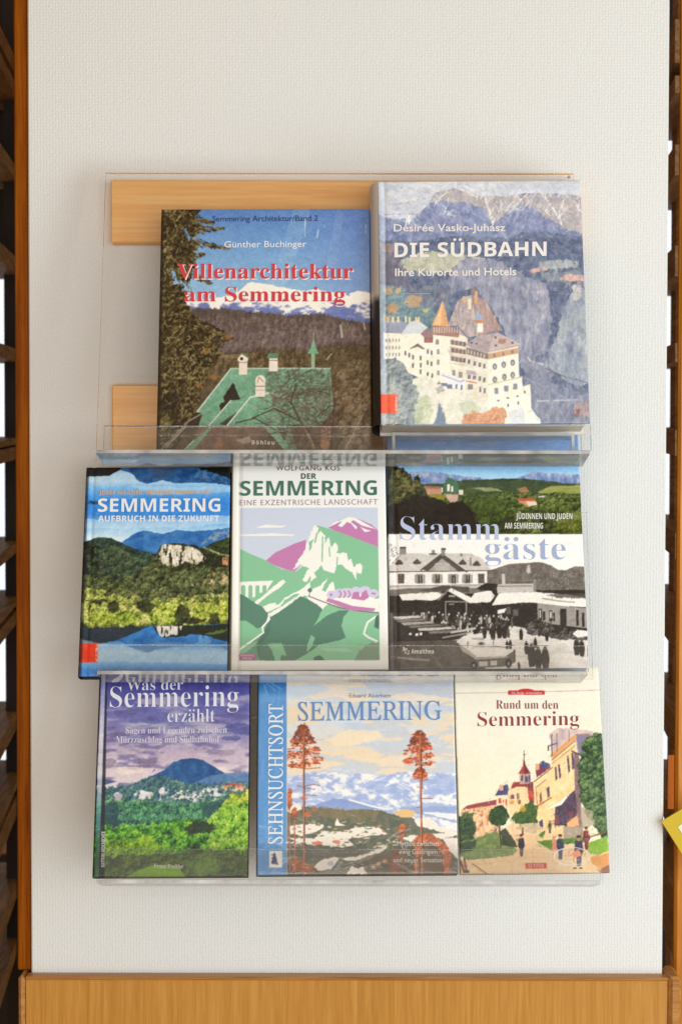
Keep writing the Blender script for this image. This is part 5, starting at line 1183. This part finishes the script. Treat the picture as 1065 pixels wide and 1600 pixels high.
lr = empty('wooden_rack', Matrix.Translation((XL - .06, .3, zb - .25)), 'dark wooden rack of weathered boards behind the orange brown edge strip', 'rack')
b = MB(); b.box((A(8, 800, .42).x, .42, zb - .3), (A(60, 800, .42).x, .45, zt + .15)); child(b, 'upright', M_DARK, lr)
b = MB(); b.box((A(-160, 800, .52).x, .56, zt - .26), (A(60, 800, .5).x, .58, zt + .3)); child(b, 'back_panel', M_DARK, lr)
for py, th in ((52, .022), (92, .018), (232, .017), (384, .022), (538, .017), (688, .008), (702, .017), (862, .015), (960, .006), (978, .018), (1150, .022), (1262, .010), (1290, .028), (1432, .024), (1532, .02)):
    board(lr, -16 if py not in (688, 960, 1262) else -10, py + 24 * (640 - py) / -301 * (1 if py not in (688, 960, 1262) else .8), .10, .40, (285, 640), th, .16, M_BOARD if py > 200 else M_BOARD2, py)
rr = empty('wooden_rack', Matrix.Translation((XR + .06, .3, zb - .25)), 'brown wooden rack with bright gaps between the white wall and the orange post', 'rack')
for py, th in ((30, .05), (118, .02), (226, .035), (384, .035), (536, .022), (672, .03), (832, .03), (960, .042), (1122, .04), (1282, .03), (1400, .08)):
    board(rr, 1054, py, .12, .34, (780, 640), th, .16, M_BOARD2, py)
b = MB(); b.box((A(1058, 800, .06).x, .06, zb - .3), (A(1100, 800, .06).x, .072, zt + .1), .003); child(b, 'upright', M_POST2, rr)
b = MB(); b.box((A(1053, 800, .36).x, .36, zb - .3), (A(1080, 800, .36).x, .40, zt + .1), .003); child(b, 'upright', M_BOARD2, rr)


def glow(name, srgb, s):
    m, N, L, P = mat(name)
    n = N.new('ShaderNodeTexNoise'); n.inputs['Scale'].default_value = 3
    r = N.new('ShaderNodeValToRGB'); c = lin(srgb)
    r.color_ramp.elements[0].color = tuple(x * .85 for x in c) + (1,); r.color_ramp.elements[1].color = c + (1,)
    L.new(n.outputs[0], r.inputs[0]); L.new(r.outputs[0], P.inputs['Emission Color']); P.inputs['Emission Strength'].default_value = s
    P.inputs['Base Color'].default_value = (.05, .05, .05, 1)
    return m


M_WIN = glow('daylit_pane', (236, 244, 255), 1.25)
for sgn, p0, p1, lab in ((-1, -70, 16, 'daylit window seen through the dark rack on the left'), (1, 1030, 1160, 'bright daylit window far behind the brown rack beside the orange post')):
    o = empty('window', Matrix.Translation((A((p0 + p1) / 2, 800, 1.2).x, 1.2, zb)), lab, 'window')
    x0, x1 = A(p0, 800, 1.2).x, A(p1, 800, 1.2).x; za, zc = A(500, 1290, 1.2).z, A(500, 128, 1.2).z
    b = MB(); b.box((x0, 1.2, za), (x1, 1.21, zc)); child(b, 'pane', M_WIN, o)
    b = MB(); b.box((x0 - .04, 1.185, zc), (x1 + .04, 1.23, zc + .05), .003); b.box((x0 - .04, 1.185, za - .05), (x1 + .04, 1.23, za), .003); b.box((x0 - .04, 1.185, za), (x0 - .001, 1.23, zc), .003); b.box((x1 + .001, 1.185, za), (x1 + .04, 1.23, zc), .003); child(b, 'frame', M_BOARD2, o)
# dark far side of the room seen between the boards
b = MB(); b.box((A(-300, 800, 1.5).x, 1.5, zb - .8), (A(1400, 800, 1.5).x, 1.55, zt + .8)); tag(b.build('back_wall', M_DARK), 'dark brown wall at the back of the shop behind the racks', 'wall', kind='structure')
b = MB(); x0 = A(1043, 1200, .105).x; b.box((x0, .105, A(1047, 1264, .105).z), (A(1056.5, 1200, .105).x, .108, A(1047, 1180, .105).z), 0)
tag(b.build('poster', plain('orange_poster', (236, 128, 28), .5)), 'orange sheet standing in the rack beside the right post', 'poster')

# yellow booklet poking in from the right
yb = empty('booklet', Matrix.Translation(A(1050, 1300, -.006)), 'yellow booklet corner with a white label jutting in beside the wall', 'booklet')
c0, c1, c2 = A(1032, 1283, -.006), A(1066, 1262, -.007), A(1066, 1356, -.006)
ux = (c1 - c0).normalized(); vz = (c2 - c0); vz = (vz - ux * vz.dot(ux)).normalized(); nn = ux.cross(vz).normalized()
if nn.y > 0:
    nn = -nn
W_, H_, T_ = .055, .085, .0025


def slab(name, o0, w_, h_, t_, m, parent):
    mb = MB(); q = []
    for n_ in (0, t_):
        for (a, c) in ((0, 0), (w_, 0), (w_, h_), (0, h_)):
            q.append(o0 + ux * a + vz * c + nn * n_)
    mb.add(q, [(0, 1, 2, 3), (7, 6, 5, 4), (0, 4, 5, 1), (1, 5, 6, 2), (2, 6, 7, 3), (3, 7, 4, 0)])
    o = mb.build(name, m, parent); o.matrix_parent_inverse = parent.matrix_world.inverted(); return o


slab('cover', c0, W_, H_, T_, plain('yellow_card', (206, 176, 14), .45), yb)
slab('label', c0 + ux * .012 + vz * .014 + nn * (T_ + .0003), .03, .06, .0003, plain('white_label', (232, 228, 214), .5), yb)
b = MB(); p = c0 + ux * .022 + vz * .024
for i in range(3):
    q0 = p + ux * (.002 + i * .006) + nn * (T_ + .0008)
    b.add([q0, q0 + ux * .004, q0 + ux * .004 + vz * .004, q0 + vz * .004], [(0, 3, 2, 1)])
o = b.build('print_mark', plain('grey_print', (150, 150, 156)), yb); o.matrix_parent_inverse = yb.matrix_world.inverted()

# ---------------------------------------------------------------- wooden rails on the wall
def rail(x0, y0, x1, y1, t, lab):
    a = A(x0, y0, -t); c = A(x1, y1, -t)
    mb = MB(); mb.box((a.x, -t, c.z), (c.x, -.0002, a.z), .0015)
    tag(mb.build('wooden_rail', M_RAIL), lab, 'rail', 'wooden rails the display hangs from')


rail(173, 281, 904, 381, .018, 'upper honey coloured wooden rail on the wall behind the two top books')
rail(175, 601, 610, 709, .014, 'lower honey coloured wooden rail on the wall behind the fir tree book')

# ---------------------------------------------------------------- acrylic tiers
class Tier:
    def __init__(s, py, yc, th):
        s.th = R(th); s.v = Vector((0, math.sin(s.th), math.cos(s.th))); s.n = Vector((0, -math.cos(s.th), math.sin(s.th))); s.u = Vector((1, 0, 0))
        s.o = atY(532.5, py, -yc)

    def uv(s, px, py, n):
        p = hit(px, py, s.o + s.n * n, s.n) - s.o
        return p.dot(s.u), p.dot(s.v)

    def M(s, u, v, n, rot=0.0):
        B = Matrix((s.u, s.v, s.n)).transposed().to_4x4()
        return Matrix.Translation(s.o + s.u * u + s.v * v + s.n * n) @ B @ Matrix.Rotation(rot, 4, 'Z')


T1 = Tier(723, .104, 14); T2 = Tier(1061, .110, 17); T3 = Tier(1379, .112, 18)
AT = .0035       # sheet thickness


def sheet(mb, lo, hi):
    """acrylic sheet: faces in slot 0, the narrow edges in slot 1"""
    d = [hi[i] - lo[i] for i in range(3)]; ax = d.index(min(d))
    x0, y0, z0 = lo; x1, y1, z1 = hi
    vs = [(x, y, z) for z in (z0, z1) for y in (y0, y1) for x in (x0, x1)]
    fs = [(0, 2, 3, 1), (4, 5, 7, 6), (0, 1, 5, 4), (2, 6, 7, 3), (0, 4, 6, 2), (1, 3, 7, 5)]
    fa = [2, 2, 1, 1, 0, 0]
    mb.add(vs, fs, [0 if fa[i] == ax else 1 for i in range(6)])


def holder(T, lab, back, floors, lips):
    """back = (px left, px right, py top); floors = [(px left, px right, depth)]; lips = [(px left, px right, py top, depth)]"""
    root = empty('acrylic_holder', T.M(0, 0, 0), lab, 'display holder', 'clear acrylic book holders')
    mb = MB(); u0, v1 = T.uv(back[0], back[2], 0); u1, _ = T.uv(back[1], back[2], 0)
    sheet(mb, (u0, 0, 0), (u1, v1, AT)); mb.build('back_panel', [M_ACR, M_EDGE], root)
    for a, c, d in floors:
        mb = MB(); u0, _ = T.uv(a, T.py_f, d); u1, _ = T.uv(c, T.py_f, d)
        sheet(mb, (u0, -AT - .0003, 0), (u1, -.0003, d + AT)); mb.build('floor', [M_FLOOR, M_EDGE], root)
    for a, c, py, d in lips:
        mb = MB(); u0, v1 = T.uv(a, py, d + AT); u1, _ = T.uv(c, py, d + AT)
        sheet(mb, (u0, 0, d), (u1, v1, d + AT)); mb.build('front_lip', [M_LIP, M_EDGE], root)
    return root


T1.py_f, T2.py_f, T3.py_f = 708, 1048, 1369
holder(T1, 'clear acrylic holder of the top row leaning on the wooden rails', (166, 894, 272), [(151, 920, .050)], [(163, 580, 665, .050), (598, 922, 663, .050)])
holder(T2, 'clear acrylic holder of the middle row under the lake, poster and station books', (160, 915, 800), [(153, 916, .046)], [(153, 917, 1007, .046)])
holder(T3, 'clear acrylic holder of the bottom row nearest the wooden ledge', (165, 930, 1120), [(152, 936, .040)], [(165, 936, 1326, .040)])

H1 = bpy.data.objects['acrylic_holder']
u, v = T1.uv(888, 277, AT); mb = MB(); n_ = 16
mb.add([(u + .0016 * math.cos(6.2832 * i / n_), v + .0016 * math.sin(6.2832 * i / n_), AT + z) for z in (0, .0016) for i in range(n_)], [tuple(range(n_, 2 * n_))] + [(i, (i + 1) % n_, n_ + (i + 1) % n_, n_ + i) for i in range(n_)])
mb.build('screw_head', plain('steel_screw', (170, 164, 154), .3), H1)
H3 = bpy.data.objects['acrylic_holder.002']
mb = MB(); vs = []; fs = []  # hazy ring on the lip stands in for a clear oval sticker's glare
for i in range(48):
    a = 2 * math.pi * i / 48
    for k in (1.0, .93):
        u, v = T3.uv(893 + 29 * k * math.cos(a), 1338 + 14.5 * (1 - (1 - k) * 1.6) * math.sin(a), .0440)
        vs.append((u, v, .0440))
for i in range(48):
    j = (i + 1) % 48; fs.append((2 * i, 2 * i + 1, 2 * j + 1, 2 * j))
mb.add(vs, fs); mb.build('sticker_glare', M_EDGE, H3)
# ---------------------------------------------------------------- books
SERIF = {}


def to_serif(s):
    out = ''
    for c in s:
        base = {'ä': 'a', 'ö': 'o', 'ü': 'u', 'Ü': 'U', 'é': 'e', 'á': 'a'}.get(c, c)
        if 'A' <= base <= 'Z':
            out += chr(0x1D400 + ord(base) - 65)
        elif 'a' <= base <= 'z':
            out += chr(0x1D41A + ord(base) - 97)
        else:
            out += base
    return out


def to_bold(s):
    out = ''
    for c in s:
        base = {'ä': 'a', 'ö': 'o', 'ü': 'u', 'Ü': 'U', 'é': 'e', 'á': 'a'}.get(c, c)
        if 'A' <= base <= 'Z':
            out += chr(0x1D5D4 + ord(base) - 65)
        elif 'a' <= base <= 'z':
            out += chr(0x1D5EE + ord(base) - 97)
        else:
            out += base
    return out


def to_caps(s):
    return ''.join(chr(0x1D434 + ord(c) - 65) if 'A' <= c <= 'Z' else c for c in s)


def raw_text(s, off, space):
    c = bpy.data.curves.new('lettering', 'FONT'); c.body = s; c.size = 1; c.offset = off; c.resolution_u = 3; c.space_character = space
    o = bpy.data.objects.new('lettering', c); COL.objects.link(o)
    dg = bpy.context.evaluated_depsgraph_get(); dg.update()
    me = bpy.data.meshes.new_from_object(o.evaluated_get(dg))
    n = len(me.vertices); v = np.zeros(n * 3); me.vertices.foreach_get('co', v); v = v.reshape(-1, 3)
    f = [tuple(p.vertices) for p in me.polygons]
    bpy.data.meshes.remove(me); bpy.data.objects.remove(o); bpy.data.curves.remove(c)
    return v[:, :2], f


def text_geo(s, font='sans', off=0.0, space=1.0):
    conv = {'sans': lambda q: q, 'serif': to_serif, 'bold': to_bold, 'caps': to_caps}[font]
    v, f = raw_text(conv(s), off, space)
    if font == 'sans':
        return v, f, .71
    if font == 'caps':
        v = v.copy(); v[:, 0] -= .27 * v[:, 1]
        return v, f, .66
    cap = .66 if font == 'serif' else .714
    vs = [v]; fs = list(f); nv = len(v)
    for i, ch in enumerate(s):
        if ch in 'äöüÜéá':
            a, _ = raw_text(conv(s[:i + 1]), off, space); g, _ = raw_text(conv(ch), off, space)
            r = a[:, 0].max(); wd = g[:, 0].max() - g[:, 0].min(); top = g[:, 1].max(); cx = r - wd / 2
            rd = .062 if font == 'serif' else .07
            if ch in 'éá':
                q = np.array([(cx - .02, top + .05), (cx + .05, top + .05), (cx + .15, top + .21), (cx + .05, top + .21)])
                vs.append(q); fs.append((nv, nv + 1, nv + 2, nv + 3)); nv += 4
            else:
                for dx in (-.12, .12):
                    q = np.array([(cx + dx + rd * math.cos(t), top + .14 + rd * math.sin(t)) for t in np.linspace(0, 2 * math.pi, 13)[:-1]])
                    vs.append(q); fs.append(tuple(range(nv, nv + 12))); nv += 12
    return np.concatenate(vs), fs, cap


INK = {}


def ink(srgb, rough=.35):
    if srgb not in INK:
        INK[srgb] = plain('ink_%02x%02x%02x' % srgb, srgb, rough, .45, .03, 200)
    return INK[srgb]


class Book:
    def __init__(s, name, T, corners, t, label, n0=.0042, hard=True, film=False, edge=(60, 56, 52), art=None, groove=None, spine=None, bulge=0.0, rough=.33):
        s.c = corners; s.t = t
        P = [T.uv(x, y, n0 + t) for x, y in corners]
        (ax, ay), (bx, by), (cx, cy), (dx, dy) = P
        rot = math.atan2(((cx - dx) * 0 + (cy - dy) + (by - ay)) / 2, ((cx - dx) + (bx - ax)) / 2)
        s.W = ((bx - ax) + (cx - dx)) / 2; s.H = ((ay - dy) + (by - cy)) / 2
        mx, my = (ax + bx + cx + dx) / 4, (ay + by + cy + dy) / 4
        ox = mx - (s.W / 2 * math.cos(rot) - s.H / 2 * math.sin(rot)); oy = my - (s.W / 2 * math.sin(rot) + s.H / 2 * math.cos(rot))
        s.root = empty(name, T.M(ox, oy, n0, rot), label, 'book', 'books in the acrylic display')
        s.film = film
        W, H = s.W, s.H
        nx = int(max(abs(corners[1][0] - corners[0][0]), abs(corners[2][0] - corners[3][0]))) + 1; ny = int(abs(corners[3][1] - corners[0][1])) + 1
        pr = Print(corners, nx, ny, 2); art(pr); colr = pr.linear()
        # front cover: dense sheet with a turned-over edge
        U, V = np.meshgrid(np.linspace(0, W, nx), np.linspace(H, 0, ny))
        Z = np.full(U.shape, t)
        dd = np.minimum.reduce([U, W - U, V, H - V]); Z = Z - .0006 * np.exp(-dd / .0007)
        if groove:
            Z = Z - .0011 * np.exp(-((U - groove) / .0020) ** 2)
        Z = Z + .00025 * (fbm(U / .11 + t * 900, V / .13 + 3, 2) - .5)
        co = np.stack([U, V, Z], -1).reshape(-1, 3)
        q = np.arange(nx * ny).reshape(ny, nx)
        faces = np.stack([q[1:, :-1], q[1:, 1:], q[:-1, 1:], q[:-1, :-1]], -1).reshape(-1, 4)
        bt = .0026 if hard else .0006
        per = np.concatenate([q[0, :-1], q[:-1, -1], q[-1, :0:-1], q[:0:-1, 0]])
        lo = co[per].copy(); lo[:, 2] = t - bt
        n0v = len(co); co = np.concatenate([co, lo]); L_ = len(per)
        k = np.arange(L_); k2 = (k + 1) % L_
        side = np.stack([per[k], per[k2], n0v + k2, n0v + k], -1)
        allf = np.concatenate([faces, side])
        me = bpy.data.meshes.new('front_cover')
        me.vertices.add(len(co)); me.vertices.foreach_set('co', co.ravel())
        me.loops.add(allf.size); me.loops.foreach_set('vertex_index', allf.ravel().astype(np.int32))
        me.polygons.add(len(allf)); me.polygons.foreach_set('loop_start', np.arange(0, allf.size, 4, dtype=np.int32))
        mi = np.zeros(len(allf), np.int32); mi[len(faces):] = 1; me.polygons.foreach_set('material_index', mi)
        sm = np.zeros(len(allf), bool); sm[:len(faces)] = True; me.polygons.foreach_set('use_smooth', sm)
        me.update(calc_edges=True)
        at = me.attributes.new('print', 'FLOAT_COLOR', 'POINT')
        rgba = np.ones((len(co), 4), np.float32); rgba[:n0v, :3] = colr.reshape(-1, 3); rgba[n0v:, :3] = lin(edge)
        at.data.foreach_set('color', rgba.ravel())
        em = ink(edge)
        s.cover = obj('front_cover', me, [print_mat('printed_cover', rough, film), em], s.root)
        ins = .003 if hard else .0003
        mb = MB(); mb.box((.001, ins, bt + .0002), (W - ins, H - ins, t - bt - .0002), .0003); mb.build('page_block', M_PAGES, s.root)
        mb = MB(); mb.box((0, 0, 0), (W, H, bt), .0005); mb.build('back_cover', em, s.root)
        # spine: a rounded strip, its own printed colours along its height
        sp = spine or [(0, edge), (1, edge)]
        nseg, nh = 8, 60; vs = []; fs = []; cs = []
        for j in range(nh + 1):
            v = H * j / nh
            f = 1 - j / nh; ys = [a[0] for a in sp]
            cc = [np.interp(f, ys, [lin(a[1])[i] for a in sp]) for i in range(3)]
            for i in range(nseg + 1):
                a = math.pi * i / nseg
                vs.append((-bulge * math.sin(a) - .0002, v, t / 2 - math.cos(a) * (t / 2 - .0004))); cs.append(cc + [1])
        for j in range(nh):
            for i in range(nseg):
                a = j * (nseg + 1) + i
                fs.append((a, a + nseg + 1, a + nseg + 2, a + 1))
        mb = MB(); mb.add(vs, fs, 0, True); me = mb.mesh('spine')
        at = me.attributes.new('print', 'FLOAT_COLOR', 'POINT'); at.data.foreach_set('color', np.array(cs, np.float32).ravel())
        obj('spine', me, print_mat('printed_spine', rough, False), s.root)

    def st(s, X, Y):
        (ax, ay), (bx, by), (cx, cy), (dx, dy) = s.c
        u = np.full(X.shape, .5); v = np.full(X.shape, .5)
        for _ in range(6):
            px = (ax * (1 - u) + bx * u) * (1 - v) + (dx * (1 - u) + cx * u) * v; py = (ay * (1 - u) + by * u) * (1 - v) + (dy * (1 - u) + cy * u) * v
            xu = (bx - ax) * (1 - v) + (cx - dx) * v; yu = (by - ay) * (1 - v) + (cy - dy) * v
            xv = (dx - ax) * (1 - u) + (cx - bx) * u; yv = (dy - ay) * (1 - u) + (cy - by) * u
            det = xu * yv - xv * yu; ex = X - px; ey = Y - py
            u = u + (ex * yv - ey * xv) / det; v = v + (xu * ey - yu * ex) / det
        return u, v

    def text(s, name, string, x0, x1, yb, cap, col, font='sans', off=0.0, space=1.0, y1=None, vert=False, lift=.00045, dx=0, dy=0):
        """lettering from x0 to x1 on baseline yb (y1 at its right end), capitals cap tall; vert reads upwards: x0..x1 are then heights"""
        v, f, ch = text_geo(string, font, off, space)
        lo, hi = v[:, 0].min(), v[:, 0].max()
        a = (v[:, 0] - lo) / (hi - lo); h = v[:, 1] / ch * cap
        if vert:
            X = yb - h; Y = x0 + a * (x1 - x0)
        else:
            X = x0 + a * (x1 - x0) + dx; Y = yb + (0 if y1 is None else (y1 - yb) * a) - h + dy
        u, t = s.st(X, Y)
        co = [(u[i] * s.W, (1 - t[i]) * s.H, s.t + lift) for i in range(len(u))]
        fs = []
        for q in f:
            p0, p1, p2 = (Vector(co[q[k]]) for k in (0, 1, 2))
            fs.append(q)
        me = bpy.data.meshes.new(name); me.from_pydata(co, [], fs)
        n = np.zeros(len(fs) * 3); me.update(); me.polygons.foreach_get('normal', n)
        if n.reshape(-1, 3)[:, 2].sum() < 0:
            me.flip_normals()
        o = obj(name, me, ink(col), s.cover)
        return o


GR = .0085
W_ = (240, 240, 240)
B = Book('book', T1, [(250, 327), (577, 326), (580, 707), (248, 708)], .030, 'book with a green roofed villa, snowy peaks and a dark fir tree', art=art_villa, hard=True, film=True, edge=(44, 38, 34), bulge=.001)
B.text('series_line', 'Semmering Architektur/Band 2', 330, 496, 347, 9.4, (52, 60, 110), y1=346)
B.text('author_name', 'Günther Buchinger', 349, 478, 388.5, 10.2, (240, 240, 240), off=.004, y1=387.5)
B.text('title_shadow', 'Villenarchitektur', 275, 551, 438, 23, (244, 236, 230), 'serif', dx=1.6, dy=1.6, lift=.0003)
B.text('title_shadow', 'am Semmering', 287, 539, 474, 22, (244, 236, 230), 'serif', dx=1.6, dy=1.6, lift=.0003)
B.text('title', 'Villenarchitektur', 275, 551, 438, 23, (214, 66, 78), 'serif')
B.text('title', 'am Semmering', 287, 539, 474, 22, (214, 66, 78), 'serif')
B.text('publisher_name', 'Böhlau', 395, 430, 695, 6, (236, 230, 222), 'bold', space=1.25)

B = Book('book', T1, [(591, 284), (905, 281), (922, 662), (594, 663)], .046, 'book with a painted hillside grand hotel and grey mountains, raised at upper right', n0=.0045, art=art_hotel, groove=.0065, edge=(226, 222, 216), bulge=.0085,
         spine=[(0, (196, 188, 178)), (.475, (190, 182, 172)), (.49, (44, 36, 36)), (1, (40, 34, 34))])
BH = B
B.text('author_name', 'Désirée Vasko-Juhász', 615, 789, 364, 11.6, (238, 234, 230), off=.016, y1=363)
B.text('title', 'DIE SÜDBAHN', 616, 853, 405, 22.5, (244, 240, 238), 'bold', off=.004, y1=402.5)
B.text('subtitle', 'Ihre Kurorte und Hotels', 617, 806, 434.5, 12, (240, 236, 232), off=.016, y1=433)
B.text('publisher_name', 'böhlau', 642, 622, 619.5, 4, (248, 214, 200), 'bold', vert=True)
for a, c in ((599, 671), (770, 913)):
    mb = MB()
    (u0, t0), (u1, t1) = [tuple(float(q[0]) for q in B.st(np.array([x]), np.array([462.5]))) for x in (a, c)]
    mb.box((u0 * B.W, (1 - t0) * B.H - .0004, B.t + .0004), (u1 * B.W, (1 - t1) * B.H + .0004, B.t + .0008))
    mb.build('film_seam', M_EDGE, B.cover)

B = Book('book', T2, [(133, 730), (358, 730), (357, 1056), (126, 1057)], .022, 'book with a mirrored blue lake and a white cliff in green woods', art=art_lake, groove=.0075, edge=(24, 28, 34), bulge=.0012, spine=[(0, (20, 24, 30)), (.8, (22, 26, 32)), (.86, (150, 40, 26)), (.92, (20, 24, 32)), (1, (20, 26, 40))])
B.text('author_names', 'JOSEF WAGNER, HEIDE BECKMANN (HG.)', 153, 330, 774, 6.2, (240, 176, 84), 'bold', off=.0, y1=773.5)
B.text('title', 'SEMMERING', 151.5, 343, 801.5, 21, (244, 244, 246), 'bold', off=.0)
B.text('subtitle', 'AUFBRUCH IN DIE ZUKUNFT', 152, 341, 817, 9.2, (240, 242, 246), 'bold', off=.004)

B = Book('book', T2, [(363, 716), (602, 714), (606, 1046), (362, 1048)], .022, 'white book with a flat green and violet mountain poster and a small steam train', art=art_poster, groove=.0075, edge=(226, 220, 212), bulge=.0012, spine=[(0, (232, 224, 214)), (1, (232, 224, 214))])
B.text('author_name', 'WOLFGANG KOS', 431, 531, 736, 8.0, (110, 70, 84), off=.004, space=1.15)
B.text('title', 'DER', 470, 494, 749.5, 8.8, (62, 96, 84), 'bold', off=.008)
B.text('title', 'SEMMERING', 374.5, 589, 776.5, 23.5, (72, 118, 100), 'bold', off=.0, y1=775.5)
B.text('subtitle', 'EINE EXZENTRISCHE LANDSCHAFT', 374.5, 590, 792, 9, (164, 134, 142), off=-.004, space=1.2, y1=790.5)
B.text('publisher_name', 'RESIDENZ', 377, 398, 1026.4, 2.6, (236, 214, 226), 'bold'); B.text('publisher_name', 'VERLAG', 379, 394, 1030.6, 2.6, (236, 214, 226), 'bold')

B = Book('book', T2, [(605, 679), (904, 676), (917, 1044), (609, 1046)], .020, 'book with a forest view above an old sepia station square with cars', art=art_station, groove=.0072, edge=(150, 156, 170), bulge=.0014, spine=[(0, (120, 140, 176)), (.44, (60, 62, 64)), (.45, (230, 226, 222)), (1, (150, 144, 138))])
B.text('subtitle', 'JÜDINNEN UND JUDEN', 806, 894, 814.5, 9.2, (238, 236, 230), 'bold', off=-.006); B.text('subtitle', 'AM SEMMERING', 788, 848, 829.5, 9.2, (238, 236, 230), 'bold', off=-.006)
B.text('title', 'Stamm', 625, 781, 847.5, 36, (190, 202, 232), 'serif', off=-.0125); B.text('title', 'gäste', 757, 883, 878, 35, (166, 182, 218), 'serif', off=-.012)
B.text('publisher_name', 'Amalthea', 641, 676, 1022, 6.6, (240, 236, 230), 'bold')
mb = MB()
for x, y, w_, h_ in ((628, 1012, 3, 6), (631, 1014, 4, 3), (631, 1018, 2, 4), (634, 1021, 4, 2), (636, 1017, 2, 3)):
    (u0, t0), (u1, t1) = [tuple(float(q[0]) for q in B.st(np.array([float(a)]), np.array([float(c)]))) for a, c in ((x, y + h_), (x + w_, y))]
    mb.add([(u0 * B.W, (1 - t0) * B.H, B.t + .0004), (u1 * B.W, (1 - t0) * B.H, B.t + .0004), (u1 * B.W, (1 - t1) * B.H, B.t + .0004), (u0 * B.W, (1 - t1) * B.H, B.t + .0004)], [(0, 1, 2, 3)])
mb.build('publisher_emblem', ink((214, 206, 198)), B.cover)

B = Book('book', T3, [(155, 1056), (389, 1058), (388, 1368), (147, 1373)], .020, 'book with a dark blue hill, purple clouds and bright green woods', art=art_legends, groove=None, edge=(22, 22, 28), bulge=.0012, spine=[(0, (26, 26, 34)), (.6, (22, 24, 28)), (1, (18, 24, 18))])
LW = (226, 228, 242)
B.text('title', 'Was der', 197, 285, 1078.5, 17, LW, 'serif', off=-.009); B.text('title', 'Semmering', 171, 372, 1106, 33, (236, 238, 246), 'serif', off=-.012); B.text('title', 'erzählt', 261, 335, 1130, 20, (222, 224, 238), 'serif', off=-.009)
B.text('subtitle', 'Sagen und Legenden zwischen', 196, 354, 1148, 10, (220, 220, 234), 'serif', off=-.009); B.text('subtitle', 'Mürzzuschlag und Südbahnhof', 181, 343, 1162.5, 10, (220, 220, 234), 'serif', off=-.009)
B.text('author_name', 'Franz Preitler', 242, 288, 1357, 6.2, (226, 226, 214), 'serif'); B.text('series_line', 'SUTTON GESCHICHTE', 1357, 1302, 165, 5, (222, 224, 220), 'bold', vert=True)

B = Book('book', T3, [(403, 1060), (710, 1058), (713, 1366), (402, 1368)], .022, 'wide book with two orange pines before snowy mountains and a blue side band', art=art_longing, hard=True, film=True, edge=(40, 48, 70), bulge=.0012, spine=[(0, (60, 74, 104)), (1, (48, 52, 68))])
BL = (104, 146, 198)
B.text('author_name', 'Eduard Aberham', 546, 611, 1091, 7, (112, 128, 160)); B.text('title', 'SEMMERING', 465.5, 691, 1128, 28, BL, 'caps', off=.006, y1=1126)
B.text('title', 'SEHNSUCHTSORT', 1320, 1101, 441.5, 21, (238, 240, 242), 'caps', off=.006, vert=True)
for a, c, y, s_ in ((619, 683, 1323, 'Mythos zwischen'), (622, 681, 1335.5, 'ewig Gestrigem'), (613, 690, 1348, 'und neuer Sensation')):
    B.text('subtitle', s_, a, c, y, 7.6, (232, 230, 222))

B = Book('book', T3, [(712, 1045), (936, 1042), (950, 1364), (716, 1366)], .013, 'cream paperback with an old painted street of villas and strollers', hard=False, art=art_postcard, edge=(240, 232, 220), bulge=.0004)
RD = (150, 46, 56)
B.text('author_names', 'Matthias Marschik & Eduard Völker', 771, 873, 1067.5, 6, (150, 110, 110), 'serif', off=-.011, y1=1066.5); B.text('series_line', 'Die Reihe Archivbilder', 800, 848, 1085.6, 3.2, (240, 200, 196), 'serif')
B.text('title', 'Rund um den', 776, 873, 1109.5, 13.5, (140, 56, 66), 'serif', off=-.012); B.text('title', 'Semmering', 747, 905, 1137.5, 22, RD, 'serif', off=-.012, y1=1135.5)
B.text('publisher_name', 'SUTTON', 822, 847, 1356, 5.4, (244, 196, 184), 'serif')

# clear riser that lifts the hotel book
M = BH.root.matrix_world
q = T1.M(0, 0, 0).inverted() @ M.translation
rz = empty('acrylic_riser', T1.M(q.x + .012, .0002, .005), 'clear acrylic riser under the raised grand hotel book', 'riser')
mb = MB(); hh = q.y - .0008; wd = BH.W - .024
sheet(mb, (0, hh - .003, 0), (wd, hh, .018)); sheet(mb, (0, 0, 0), (.003, hh - .0031, .018)); sheet(mb, (wd - .003, 0, 0), (wd, hh - .0031, .018))
mb.build('stand', [M_ACR, M_EDGE], rz)
